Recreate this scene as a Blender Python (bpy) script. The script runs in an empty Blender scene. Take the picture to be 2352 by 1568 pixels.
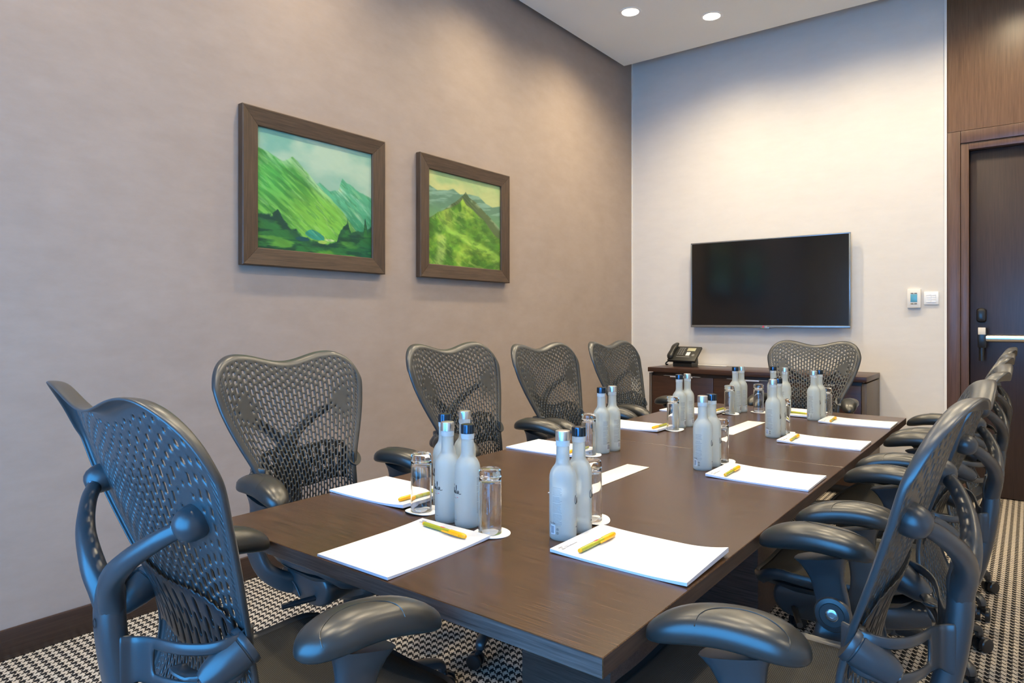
import bpy, bmesh, math, random
import numpy as np
from mathutils import Vector, Matrix
random.seed(7); np.random.seed(7)
sc = bpy.context.scene
COL = sc.collection
PI = math.pi

# ------------------------------------------------------------------ camera
CAM_H = 1.22
FPX, HORIZ = 1540.0, 734.5
cam = bpy.data.cameras.new('camera'); cam_o = bpy.data.objects.new('camera', cam); COL.objects.link(cam_o)
cam.sensor_width = 36.0; cam.lens = FPX / 2352 * 36.0
cam.shift_y = -(784 - HORIZ) / 2352
cam.clip_start = 0.03; cam.clip_end = 60
cam_o.location = (0, 0, CAM_H); cam_o.rotation_euler = (PI / 2, 0, math.atan(1190 / 1540))
sc.camera = cam_o
# ------------------------------------------------------------------ exposure
vs = sc.view_settings
vs.view_transform = 'Standard'; vs.look = 'None'; vs.gamma = 1.0; vs.use_curve_mapping = False
vs.exposure = 0.63
# ------------------------------------------------------------------ sky outside the window
W = bpy.data.worlds.new('world'); sc.world = W; W.use_nodes = True
bg = W.node_tree.nodes['Background']; bg.inputs[0].default_value = (0.075, 0.42, 1.0, 1); bg.inputs[1].default_value = 8.8
# ------------------------------------------------------------------ room numbers
XL, XR, YF, YB = -2.92, 1.9, -0.85, 5.6         # left, right, front (behind camera), back walls
ZC = 3.475                                      # underside of the ceiling slab
WIN = (-2.05, 0.65, 0.40, 2.10)                 # window opening in front wall: x0,x1,z0,z1
DL_POWER, DL_COL = 60.0, (1.0, 0.815, 0.535)
DOWNLIGHTS = [(-2.316, 4.414), (-1.871, 4.846), (-0.95, 4.846), (-0.07, 4.95), (-2.316, 3.3), (-2.316, 2.0),
              (-1.01, 3.3), (-1.01, 1.9), (-0.2, 2.6), (-0.2, 0.9), (-2.316, 0.7), (-1.01, 0.3), (1.45, 4.6), (1.45, 2.6), (1.45, 0.6)]  # last three are added to bounce warm light off the unseen right wall
pl = bpy.data.lights.new('window_portal', 'AREA'); pl.shape = 'RECTANGLE'; pl.size = WIN[1]-WIN[0]; pl.size_y = WIN[3]-WIN[2]
pl.cycles.is_portal = True
plo = bpy.data.objects.new('window_portal', pl); COL.objects.link(plo)
plo.location = ((WIN[0]+WIN[1])/2, YF-0.02, (WIN[2]+WIN[3])/2); plo.rotation_euler = (PI/2, 0, PI)   # faces +Y
plo.rotation_euler = (-PI/2, 0, 0)

# ------------------------------------------------------------------ material helpers
MATS = {}
def mat(name, col=(0.5, 0.5, 0.5), rough=0.5, metal=0.0, spec=0.5, **kw):
    m = bpy.data.materials.new(name); m.use_nodes = True
    b = m.node_tree.nodes['Principled BSDF']
    b.inputs['Base Color'].default_value = (*col, 1); b.inputs['Roughness'].default_value = rough
    b.inputs['Metallic'].default_value = metal; b.inputs['Specular IOR Level'].default_value = spec
    for k, v in kw.items():
        b.inputs[k.replace('_', ' ')].default_value = v
    MATS[name] = m
    return m
def nd(m, t, **kw):
    n = m.node_tree.nodes.new(t)
    for k, v in kw.items():
        setattr(n, k, v)
    return n
def lk(m, a, b): m.node_tree.links.new(a, b)
def bsdf(m): return m.node_tree.nodes['Principled BSDF']
def coords(m, scale=(1, 1, 1), kind='Object', rot=(0, 0, 0)):
    tc = nd(m, 'ShaderNodeTexCoord'); mp = nd(m, 'ShaderNodeMapping')
    mp.inputs['Scale'].default_value = scale; mp.inputs['Rotation'].default_value = rot
    lk(m, tc.outputs[kind], mp.inputs[0]); return mp.outputs[0]
def noise(m, vec, scale, detail=4, rough=0.55):
    n = nd(m, 'ShaderNodeTexNoise'); n.inputs['Scale'].default_value = scale
    n.inputs['Detail'].default_value = detail; n.inputs['Roughness'].default_value = rough
    lk(m, vec, n.inputs['Vector']); return n.outputs['Fac']
def ramp(m, fac, stops):
    r = nd(m, 'ShaderNodeValToRGB'); e = r.color_ramp.elements
    while len(e) < len(stops): e.new(0.5)
    for k, (p, c) in enumerate(stops):
        e[k].position = p; e[k].color = (*c, 1)
    lk(m, fac, r.inputs[0]); return r.outputs[0]
def bump(m, fac, strength, dist=0.001):
    b = nd(m, 'ShaderNodeBump'); b.inputs['Strength'].default_value = strength; b.inputs['Distance'].default_value = dist
    lk(m, fac, b.inputs['Height']); lk(m, b.outputs[0], bsdf(m).inputs['Normal'])
def noisy(name, c0, c1, scale=(1, 1, 1), ns=3.0, rough=0.6, bs=0.0, bd=0.001, detail=5, spec=0.5, lo=0.3, hi=0.7, **kw):
    m = mat(name, c0, rough, spec=spec, **kw)
    v = coords(m, scale); f = noise(m, v, ns, detail)
    lk(m, ramp(m, f, [(lo, c0), (hi, c1)]), bsdf(m).inputs['Base Color'])
    if bs: bump(m, f, bs, bd)
    return m
def math_node(m, op, a, b=None, c=None):
    n = nd(m, 'ShaderNodeMath', operation=op)
    for i, v in enumerate((a, b, c)):
        if v is None: continue
        if isinstance(v, (int, float)): n.inputs[i].default_value = v
        else: lk(m, v, n.inputs[i])
    return n.outputs[0]

# wallpaper: taupe on the left, cream at the back
def wallpaper(name, c0, c1, axis_scale):
    m = mat(name, c0, 0.75, spec=0.25)
    v = coords(m, axis_scale); f1 = noise(m, v, 6.0, 8, 0.65)
    v2 = coords(m, (1, 1, 1)); f2 = noise(m, v2, 2.2, 5, 0.6)
    s = math_node(m, 'ADD', math_node(m, 'MULTIPLY', f1, 0.6), math_node(m, 'MULTIPLY', f2, 0.4))
    lk(m, ramp(m, s, [(0.36, c0), (0.64, c1)]), bsdf(m).inputs['Base Color'])
    v3 = coords(m, (30, 30, 160)); f3 = noise(m, v3, 4.0, 3)
    bump(m, f3, 0.12, 0.0012)
    return m
wallpaper('wall_taupe', (0.325, 0.262, 0.223), (0.365, 0.298, 0.256), (1, 1, 2.4))
wallpaper('wall_cream', (0.66, 0.625, 0.58), (0.70, 0.665, 0.62), (1, 1, 3))
noisy('ceiling_paint', (0.75, 0.74, 0.69), (0.77, 0.76, 0.71), ns=2, rough=0.85)
mat('white_paint', (0.80, 0.78, 0.74), 0.5)
mat('plenum', (0.25, 0.25, 0.25), 0.9)
def wood(name, c0, c1, scale, rough, ns=2.0, bs=0.05, spec=0.5, lo=0.30, hi=0.72):
    m = mat(name, c0, rough, spec=spec)
    v = coords(m, scale); f = noise(m, v, ns, 7, 0.62)
    v2 = coords(m, tuple(s * 0.22 for s in scale)); f2 = noise(m, v2, ns, 3, 0.5)
    s = math_node(m, 'ADD', math_node(m, 'MULTIPLY', f, 0.78), math_node(m, 'MULTIPLY', f2, 0.22))
    lk(m, ramp(m, s, [(lo, c0), (hi, c1)]), bsdf(m).inputs['Base Color'])
    bump(m, f, bs, 0.0006)
    return m
wood('table_wood', (0.010, 0.0050, 0.0027), (0.108, 0.052, 0.0235), (4.0, 150, 150), 0.27, ns=3.0, lo=0.34, hi=0.70, bs=0.02)
wood('edge_wood', (0.016, 0.010, 0.009), (0.14, 0.095, 0.080), (3.2, 110, 110), 0.38, ns=3.0)
wood('edge_wood_long', (0.022, 0.013, 0.010), (0.10, 0.062, 0.045), (60, 2.2, 60), 0.38, ns=3.0)
wood('panel_wood', (0.095, 0.050, 0.025), (0.20, 0.110, 0.058), (40, 40, 1.6), 0.33, ns=3.0)
wood('casing_wood', (0.070, 0.036, 0.024), (0.150, 0.080, 0.055), (40, 40, 1.6), 0.36, ns=3.0)
wood('door_wood', (0.020, 0.0115, 0.010), (0.05, 0.027, 0.022), (40, 40, 1.6), 0.36, ns=3.0)
wood('credenza_wood', (0.020, 0.0085, 0.0055), (0.072, 0.031, 0.020), (2.0, 40, 40), 0.33, ns=3.0)
wood('credenza_side', (0.075, 0.058, 0.046), (0.14, 0.112, 0.092), (40, 40, 2.0), 0.42, ns=3.0)
wood('base_wood', (0.024, 0.012, 0.008), (0.055, 0.029, 0.019), (40, 1.6, 60), 0.35, ns=3.0)
wood('frame_wood', (0.030, 0.0165, 0.0095), (0.105, 0.064, 0.038), (60, 2.5, 60), 0.5, ns=3.0)
wood('frame_wood_up', (0.030, 0.0165, 0.0095), (0.105, 0.064, 0.038), (60, 60, 2.5), 0.5, ns=3.0)
# carpet: houndstooth
def houndstooth():
    m = mat('carpet', (0.5, 0.45, 0.4), 0.95, spec=0.1)
    P = 0.031
    tc = nd(m, 'ShaderNodeTexCoord'); sp = nd(m, 'ShaderNodeSeparateXYZ')
    nz = nd(m, 'ShaderNodeTexNoise'); nz.inputs['Scale'].default_value = 260; nz.inputs['Detail'].default_value = 1
    mx = nd(m, 'ShaderNodeVectorMath', operation='MULTIPLY_ADD')
    lk(m, tc.outputs['Object'], nz.inputs['Vector'])
    lk(m, nz.outputs['Color'], mx.inputs[0]); mx.inputs[1].default_value = (0.004, 0.004, 0); lk(m, tc.outputs['Object'], mx.inputs[2])
    lk(m, mx.outputs[0], sp.inputs[0])
    def idx(o): return math_node(m, 'FLOORED_MODULO', math_node(m, 'FLOOR', math_node(m, 'MULTIPLY', o, 8 / P)), 8)
    i, j = idx(sp.outputs[0]), idx(sp.outputs[1])
    tw = math_node(m, 'LESS_THAN', math_node(m, 'FLOORED_MODULO', math_node(m, 'ADD', i, j), 4), 1.5)
    wi = math_node(m, 'LESS_THAN', i, 3.5); wj = math_node(m, 'LESS_THAN', j, 3.5)
    d = math_node(m, 'ADD', math_node(m, 'MULTIPLY', tw, wi), math_node(m, 'MULTIPLY', math_node(m, 'SUBTRACT', 1, tw), wj))
    col = ramp(m, d, [(0.45, (0.52, 0.46, 0.385)), (0.55, (0.016, 0.0155, 0.017))])
    lk(m, col, bsdf(m).inputs['Base Color'])
    v = coords(m, (1, 1, 1)); f = noise(m, v, 500, 2); bump(m, f, 0.5, 0.003)
    return m
houndstooth()
# plastics
m = mat('chair_plastic', (0.027, 0.030, 0.033), 0.33, spec=0.65)
v = coords(m, (1, 1, 1)); bump(m, noise(m, v, 900, 2), 0.10, 0.0004)
m = mat('chair_back_plastic', (0.031, 0.034, 0.036), 0.34, spec=0.7)
v = coords(m, (1, 1, 1)); bump(m, noise(m, v, 900, 2), 0.08, 0.0004)
m = mat('arm_soft', (0.018, 0.019, 0.018), 0.32, spec=0.65)
v = coords(m, (1, 1, 1)); bump(m, noise(m, v, 700, 2), 0.12, 0.0005)
mat('lumbar_black', (0.012, 0.013, 0.015), 0.38)
mat('castor_black', (0.016, 0.016, 0.017), 0.32)
m = mat('seat_mesh', (0.075, 0.072, 0.062), 0.75, spec=0.3)
v = coords(m, (1, 1, 1)); wv = nd(m, 'ShaderNodeTexWave', wave_type='BANDS', bands_direction='Y'); wv.inputs['Scale'].default_value = 95
lk(m, v, wv.inputs[0])
wv2 = nd(m, 'ShaderNodeTexWave', wave_type='BANDS', bands_direction='X'); wv2.inputs['Scale'].default_value = 95; lk(m, v, wv2.inputs[0])
f = math_node(m, 'MULTIPLY', wv.outputs['Fac'], wv2.outputs['Fac'])
lk(m, ramp(m, f, [(0.1, (0.018, 0.017, 0.015)), (0.8, (0.085, 0.080, 0.066))]), bsdf(m).inputs['Base Color']); bump(m, f, 0.6, 0.001)
mat('steel', (0.62, 0.62, 0.62), 0.25, 1.0)
mat('screw_dark', (0.10, 0.11, 0.13), 0.25, 0.9)
mat('bar_steel', (0.72, 0.72, 0.72), 0.32, 1.0)
mat('handle_metal', (0.70, 0.69, 0.72), 0.45, 0.5)
mat('black_plastic', (0.012, 0.012, 0.013), 0.30)
mat('phone_plastic', (0.020, 0.020, 0.018), 0.36)
mat('phone_face', (0.026, 0.026, 0.023), 0.45)
mat('key_grey', (0.20, 0.20, 0.19), 0.5)
mat('lcd_green', (0.45, 0.43, 0.28), 0.25)
mat('lcd_blue', (0.11, 0.36, 0.50), 0.25)
mat('paper', (0.70, 0.70, 0.705), 0.6, spec=0.3)
mat('paper_edge', (0.62, 0.66, 0.78), 0.6, spec=0.3)
mat('coaster_white', (0.84, 0.83, 0.81), 0.6, spec=0.3)
mat('cream_card', (0.74, 0.69, 0.62), 0.6, spec=0.3)
mat('ink_grey', (0.30, 0.30, 0.32), 0.7)
mat('ink_pale', (0.55, 0.56, 0.60), 0.7)
mat('ink_dark', (0.03, 0.03, 0.035), 0.6)
mat('ink_label', (0.30, 0.33, 0.36), 0.6)
mat('ink_white', (0.85, 0.87, 0.92), 0.5)
mat('ink_red', (0.65, 0.05, 0.07), 0.5)
mat('pen_green', (0.36, 0.37, 0.02), 0.22, spec=0.6)
mat('pen_orange', (0.88, 0.42, 0.0), 0.25, spec=0.6)
mat('cap_silver', (0.78, 0.79, 0.81), 0.28, 1.0)
mat('cap_navy', (0.05, 0.075, 0.11), 0.16, 0.9)
mat('tv_bezel', (0.26, 0.28, 0.30), 0.28, 0.7)
mat('tv_screen', (0.006, 0.0055, 0.005), 0.13, spec=0.55)
mat('tv_back', (0.02, 0.02, 0.02), 0.5)
mat('logo_red', (0.55, 0.04, 0.12), 0.4)
mat('logo_white', (0.7, 0.7, 0.7), 0.4)
mat('switch_white', (0.83, 0.84, 0.85), 0.35)
mat('thermo_ivory', (0.76, 0.73, 0.68), 0.4)
mat('lamp_trim', (0.8, 0.78, 0.74), 0.4)
m = mat('lamp_lens', (1, 1, 1), 0.4); bsdf(m).inputs['Emission Color'].default_value = (1, 0.90, 0.76, 1); bsdf(m).inputs['Emission Strength'].default_value = 9.0
def frosted():
    m = bpy.data.materials.new('frosted'); m.use_nodes = True; t = m.node_tree; t.nodes.clear(); N = t.nodes.new
    o = N('ShaderNodeOutputMaterial'); df = N('ShaderNodeBsdfDiffuse'); tr = N('ShaderNodeBsdfTranslucent'); rf = N('ShaderNodeBsdfRefraction'); gl = N('ShaderNodeBsdfGlossy')
    df.inputs[0].default_value = (0.69, 0.75, 0.745, 1); tr.inputs[0].default_value = (0.86, 0.91, 0.90, 1); rf.inputs['Roughness'].default_value = 0.32; rf.inputs['IOR'].default_value = 1.08; rf.inputs[0].default_value = (0.90, 0.95, 0.95, 1)
    gl.inputs['Roughness'].default_value = 0.38
    a, b_, c = N('ShaderNodeMixShader'), N('ShaderNodeMixShader'), N('ShaderNodeMixShader'); a.inputs[0].default_value = 0.5; b_.inputs[0].default_value = 0.34
    fr = N('ShaderNodeFresnel'); fr.inputs[0].default_value = 1.35
    t.links.new(df.outputs[0], a.inputs[1]); t.links.new(tr.outputs[0], a.inputs[2]); t.links.new(a.outputs[0], b_.inputs[1]); t.links.new(rf.outputs[0], b_.inputs[2])
    t.links.new(fr.outputs[0], c.inputs[0]); t.links.new(b_.outputs[0], c.inputs[1]); t.links.new(gl.outputs[0], c.inputs[2]); t.links.new(c.outputs[0], o.inputs[0]); MATS['frosted'] = m
frosted()
m = mat('neck_plastic', (0.88, 0.92, 0.93), 0.15); bsdf(m).inputs['Transmission Weight'].default_value = 0.55; bsdf(m).inputs['IOR'].default_value = 1.15
m = mat('glass', (1, 1, 1), 0.0); bsdf(m).inputs['Transmission Weight'].default_value = 1.0; bsdf(m).inputs['IOR'].default_value = 1.48
def thin_glass():
    m = bpy.data.materials.new('window_glass'); m.use_nodes = True; t = m.node_tree; t.nodes.clear()
    o = t.nodes.new('ShaderNodeOutputMaterial'); mx = t.nodes.new('ShaderNodeMixShader'); tr = t.nodes.new('ShaderNodeBsdfTransparent')
    g = t.nodes.new('ShaderNodeBsdfGlossy'); g.inputs['Roughness'].default_value = 0.0
    mx.inputs[0].default_value = 0.06
    t.links.new(tr.outputs[0], mx.inputs[1]); t.links.new(g.outputs[0], mx.inputs[2]); t.links.new(mx.outputs[0], o.inputs[0]); MATS['window_glass'] = m
thin_glass()

# ------------------------------------------------------------------ mesh helpers
class MB:
    def __init__(s): s.v = []; s.f = []
    def add(s, vs_, fs_):
        o = len(s.v); s.v += [tuple(p) for p in vs_]; s.f += [tuple(i + o for i in f) for f in fs_]; return s
    def box(s, x0, x1, y0, y1, z0, z1):
        return s.add([(x0, y0, z0), (x1, y0, z0), (x1, y1, z0), (x0, y1, z0), (x0, y0, z1), (x1, y0, z1), (x1, y1, z1), (x0, y1, z1)],
                     [(3, 2, 1, 0), (4, 5, 6, 7), (0, 1, 5, 4), (1, 2, 6, 5), (2, 3, 7, 6), (3, 0, 4, 7)])
    def bbox(s, x0, x1, y0, y1, z0, z1, r=0.004, seg=2):
        bm = bmesh.new(); bmesh.ops.create_cube(bm, size=1)
        for p in bm.verts: p.co = Vector(((x0+x1)/2 + p.co.x*(x1-x0), (y0+y1)/2 + p.co.y*(y1-y0), (z0+z1)/2 + p.co.z*(z1-z0)))
        bmesh.ops.bevel(bm, geom=bm.edges[:], offset=r, segments=seg, profile=0.5, affect='EDGES')
        bm.verts.index_update(); s.add([p.co for p in bm.verts], [[q.index for q in f.verts] for f in bm.faces]); bm.free(); return s
    def lathe(s, prof, n=24, M=None, cap0=True, cap1=True):
        V, F = [], []
        for (r, z) in prof:
            for k in range(n):
                a = 2*PI*k/n; V.append(Vector((r*math.cos(a), r*math.sin(a), z)))
        for i in range(len(prof)-1):
            for k in range(n):
                F.append((i*n+k, i*n+(k+1) % n, (i+1)*n+(k+1) % n, (i+1)*n+k))
        if cap0: F.append(tuple(range(n-1, -1, -1)))
        if cap1: F.append(tuple(range((len(prof)-1)*n, len(prof)*n)))
        if M is not None: V = [M @ p for p in V]
        return s.add(V, F)
    def loft(s, secs, cap=True, closed=False):
        n = len(secs[0]); V = [p for c in secs for p in c]; F = []
        m_ = len(secs)
        for i in range(m_ if closed else m_-1):
            for k in range(n):
                F.append((i*n+k, i*n+(k+1) % n, ((i+1) % m_)*n+(k+1) % n, ((i+1) % m_)*n+k))
        if cap and not closed: F += [tuple(range(n-1, -1, -1)), tuple(range((m_-1)*n, m_*n))]
        return s.add(V, F)
    def tube(s, pts, rad, n=10, up=(0, 0, 1), cap=True, sup=2.0):
        """rad: scalar or list of (ra, rb): ra along side axis, rb along the up-ish axis"""
        P = [Vector(p) for p in pts]; secs = []
        for i, p in enumerate(P):
            t = (P[min(i+1, len(P)-1)] - P[max(i-1, 0)]).normalized()
            u = Vector(up); sd = t.cross(u)
            if sd.length < 1e-4: sd = t.cross(Vector((0, 1, 0)))
            sd.normalize(); u = sd.cross(t).normalized()
            r = rad[i] if isinstance(rad, (list, tuple)) else rad
            ra, rb = r if isinstance(r, (list, tuple)) else (r, r)
            c = []
            for k in range(n):
                a = 2*PI*k/n; ca, sa = math.cos(a), math.sin(a)
                c.append(p + sd*(ra*math.copysign(abs(ca)**(2/sup), ca)) + u*(rb*math.copysign(abs(sa)**(2/sup), sa)))
            secs.append(c)
        return s.loft(secs, cap)
    def sphere(s, c, r, n=16, m_=8, sc_=(1, 1, 1)):
        V = [(c[0], c[1], c[2]-r*sc_[2])]; F = []
        for i in range(1, m_):
            th = PI*i/m_ - PI/2
            for k in range(n):
                a = 2*PI*k/n; V.append((c[0]+r*sc_[0]*math.cos(th)*math.cos(a), c[1]+r*sc_[1]*math.cos(th)*math.sin(a), c[2]+r*sc_[2]*math.sin(th)))
        V.append((c[0], c[1], c[2]+r*sc_[2])); L = len(V)-1
        for k in range(n):
            F.append((0, 1+(k+1) % n, 1+k)); F.append((L, L-n+k, L-n+(k+1) % n))
        for i in range(m_-2):
            for k in range(n): F.append((1+i*n+k, 1+i*n+(k+1) % n, 1+(i+1)*n+(k+1) % n, 1+(i+1)*n+k))
        return s.add(V, F)
    def mesh(s, name='mesh', smooth=35):
        me = bpy.data.meshes.new(name); me.from_pydata(s.v, [], s.f); me.update()
        finish(me, smooth); return me
def finish(me, smooth=35):
    if smooth:
        me.polygons.foreach_set('use_smooth', [True]*len(me.polygons))
        me.set_sharp_from_angle(angle=math.radians(smooth))
def obj(name, mb, material, parent=None, loc=(0, 0, 0), rot=(0, 0, 0), smooth=35):
    me = mb.mesh(name, smooth) if isinstance(mb, MB) else mb
    if material and len(me.materials) == 0: me.materials.append(MATS[material])
    o = bpy.data.objects.new(name, me); COL.objects.link(o); o.parent = parent; o.location = loc; o.rotation_euler = rot
    return o
def empty(name, loc=(0, 0, 0), rotz=0):
    o = bpy.data.objects.new(name, None); COL.objects.link(o); o.location = loc; o.rotation_euler = (0, 0, rotz); o.empty_display_size = 0.1; return o
def tag(o, label, cat, group=None):
    o['label'] = label; o['category'] = cat
    if group: o['group'] = group
    return o
def struct(o, label=None):
    o['kind'] = 'structure'
    if label: o['label'] = label
    return o
def copy_tree(root, parent=None):
    c = root.copy(); COL.objects.link(c); c.parent = parent
    for ch in root.children: copy_tree(ch, c)
    return c
def bake(mb, thick=None, off=-1, sub=0, smooth=180):
    me = bpy.data.meshes.new('tmp'); me.from_pydata(mb.v, [], mb.f); me.update()
    o = bpy.data.objects.new('tmp', me); COL.objects.link(o)
    if thick: sm = o.modifiers.new('s', 'SOLIDIFY'); sm.thickness = thick; sm.offset = off; sm.use_even_offset = False
    if sub: ss = o.modifiers.new('u', 'SUBSURF'); ss.levels = sub; ss.render_levels = sub
    dg = bpy.context.evaluated_depsgraph_get()
    r = bpy.data.meshes.new_from_object(o.evaluated_get(dg))
    bpy.data.objects.remove(o); bpy.data.meshes.remove(me)
    finish(r, smooth); return r
def text_mesh(body, size, extrude=0.0002):
    cu = bpy.data.curves.new('t', 'FONT'); cu.body = body; cu.size = size; cu.extrude = extrude; cu.align_x = 'CENTER'; cu.align_y = 'CENTER'
    o = bpy.data.objects.new('t', cu); COL.objects.link(o)
    dg = bpy.context.evaluated_depsgraph_get(); r = bpy.data.meshes.new_from_object(o.evaluated_get(dg))
    bpy.data.objects.remove(o); bpy.data.curves.remove(cu); return r
def interp(x, tab): return float(np.interp(x, [a for a, _ in tab], [b for _, b in tab]))
def smooth_tab(tab, n=81, it=6):
    xs = np.linspace(tab[0][0], tab[-1][0], n); ys = np.interp(xs, [a for a, _ in tab], [b for _, b in tab])
    for _ in range(it):
        y2 = ys.copy(); y2[1:-1] = (ys[:-2] + 2*ys[1:-1] + ys[2:]) / 4; ys = y2
    return list(zip(xs, ys))

# ================================================================== THE ROOM
fl = struct(obj('floor', MB().box(XL-0.2, XR+0.2, YF-0.2, YB+0.4, -0.1, 0), 'carpet', smooth=0), 'black and cream houndstooth carpet')
wl = struct(obj('wall_left', MB().box(XL-0.15, XL, YF-0.2, YB+0.2, 0, 3.9), 'wall_taupe', smooth=0), 'taupe wallpapered wall')
XD = -0.463                                        # where cream wall ends and timber panelling begins
wb = struct(obj('wall_back', MB().box(XL, XD, YB, YB+0.2, 0, 3.9), 'wall_cream', smooth=0), 'cream wallpapered wall')
struct(obj('wall_right', MB().box(XR, XR+0.15, YF-0.2, YB+0.4, 0, 3.9), 'white_paint', smooth=0))
b = MB(); x0, x1, z0, z1 = WIN
b.box(XL, x0, YF-0.2, YF, 0, 3.9); b.box(x1, XR, YF-0.2, YF, 0, 3.9); b.box(x0, x1, YF-0.2, YF, 0, z0); b.box(x0, x1, YF-0.2, YF, z1, 3.9)
struct(obj('wall_front', b, 'white_paint', smooth=0))
# window
w1 = struct(empty('window_1', (0, YF-0.12, 0)))
b = MB(); fw = 0.05
b.bbox(x0, x1, -0.03, 0.03, z0, z0+fw); b.bbox(x0, x1, -0.03, 0.03, z1-fw, z1); b.bbox(x0, x0+fw, -0.03, 0.03, z0+fw, z1-fw); b.bbox(x1-fw, x1, -0.03, 0.03, z0+fw, z1-fw)
obj('window_frame', b, 'white_paint', w1)
for k in range(1, 3):
    xm = x0 + (x1-x0)*k/3; obj('mullion', MB().bbox(xm-0.025, xm+0.025, -0.03, 0.03, z0+fw, z1-fw), 'white_paint', w1)
for k in range(3):
    xa = x0 + (x1-x0)*k/3 + 0.04; xb = x0 + (x1-x0)*(k+1)/3 - 0.04
    obj('pane', MB().box(xa, xb, -0.003, 0.003, z0+fw, z1-fw), 'window_glass', w1, smooth=0)
obj('window_sill', MB().bbox(x0-0.05, x1+0.05, 0.0, 0.22, z0-0.03, z0), 'white_paint', w1)
# ceiling slab with a shadow gap to the walls, dark void above
gx, gy = 0.065, 0.275
struct(obj('ceiling', MB().box(XL+gx, XR, YF, YB-gy, ZC, ZC+0.05), 'ceiling_paint', smooth=0), 'pale flat ceiling slab with downlights')
struct(obj('trim_1', MB().box(XL-0.1, XR+0.1, YF-0.2, YB+0.4, 3.9, 4.0), 'plenum', smooth=0))
# thin pale corner beads
struct(obj('trim_2', MB().box(XL, XL+0.006, YB-0.012, YB, 0, 3.88), 'white_paint', smooth=0), 'thin pale corner bead')
struct(obj('trim_3', MB().box(XD-0.014, XD, YB-0.010, YB, 0, 3.88), 'white_paint', smooth=0), 'thin white edge bead beside the timber panelling')
# baseboards
struct(obj('baseboard_left', MB().bbox(XL, XL+0.018, YF, YB-0.012, 0, 0.108, 0.003), 'base_wood'), 'dark wood baseboard')
struct(obj('baseboard_back', MB().bbox(XL+0.02, XD-0.016, YB-0.018, YB, 0, 0.108, 0.003), 'base_wood'))
# timber door wall: upper panel, casing, door
DX0, DX1, DZ = -0.336, 0.72, 2.40
wd = struct(empty('wall_door', (0, 0, 0)), 'dark timber panelling around the door')
obj('wall_panel', MB().box(XD, XR, YB, YB+0.12, 2.534, 3.9), 'panel_wood', wd, smooth=0)
obj('leak_blocker', MB().box(XD, XR, YB+0.18, YB+0.3, 0, 3.9), 'plenum', wd, smooth=0)  # added behind the door to block sky light leaking through its gaps
obj('wall_panel', MB().box(DX1+0.13, XR, YB, YB+0.12, 0, 2.53), 'panel_wood', wd, smooth=0)
obj('casing_board', MB().bbox(XD, -0.385, YB-0.002, YB+0.15, 0, 2.531, 0.0015), 'casing_wood', wd)
obj('casing_board', MB().bbox(DX1+0.047, DX1+0.127, YB-0.002, YB+0.15, 0, 2.531, 0.0015), 'casing_wood', wd)
obj('casing_board', MB().bbox(-0.383, DX1+0.045, YB-0.002, YB+0.15, 2.448, 2.531, 0.0015), 'casing_wood', wd)
obj('jamb', MB().bbox(-0.383, DX0, YB+0.006, YB+0.16, 0, 2.446, 0.0015), 'casing_wood', wd)
obj('jamb', MB().bbox(DX1, DX1+0.045, YB+0.006, YB+0.16, 0, 2.446, 0.0015), 'casing_wood', wd)
obj('jamb', MB().bbox(DX0, DX1, YB+0.006, YB+0.16, DZ, 2.446, 0.0015), 'casing_wood', wd)
d1 = struct(empty('door_1', (DX0, YB+0.06, 0)), 'dark stained door with steel push bar')
obj('door_leaf', MB().bbox(0.004, DX1-DX0-0.004, 0, 0.05, 0.006, DZ-0.004, 0.002), 'door_wood', d1)
rd = MB(); secs = []
for dy, k in ((0.0, 1.0), (-0.018, 1.0), (-0.028, 0.86), (-0.032, 0.6)):
    c = []
    for q in range(24):
        a = 2*PI*q/24; ca, sa = math.cos(a), math.sin(a)
        c.append((0.070 + k*0.028*math.copysign(abs(ca)**0.8, ca), dy, 1.252 + k*(0.022*math.copysign(abs(sa)**0.9, sa) + (0.028 if sa > 0 else -0.028 if sa < 0 else 0))))
    secs.append(c)
obj('card_reader', rd.loft(secs), 'black_plastic', d1)
pb = MB().bbox(0.052, 0.102, -0.075, 0, 1.03, 1.165, 0.006)
pbar = obj('push_bar_mount', pb, 'black_plastic', d1)
obj('push_bar_lever', MB().tube([(0.074, -0.05, 1.04), (0.074, -0.05, 0.94)], 0.017, 14), 'black_plastic', d1)
obj('push_bar_plate', MB().bbox(0.054, 0.096, -0.078, -0.073, 1.12, 1.168, 0.001), 'cream_card', pbar)
obj('push_bar', MB().tube([(0.098, -0.055, 1.094), (0.96, -0.055, 1.094)], (0.024, 0.024), 20, up=(0, 1, 0)) if False else MB().tube([(0.098, -0.055, 1.094), (0.96, -0.055, 1.094)], 0.024, 20, up=(0, 1, 0)), 'bar_steel', d1)
obj('push_bar_mount', MB().bbox(0.94, 0.99, -0.075, 0, 1.03, 1.165, 0.006), 'black_plastic', d1)

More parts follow.
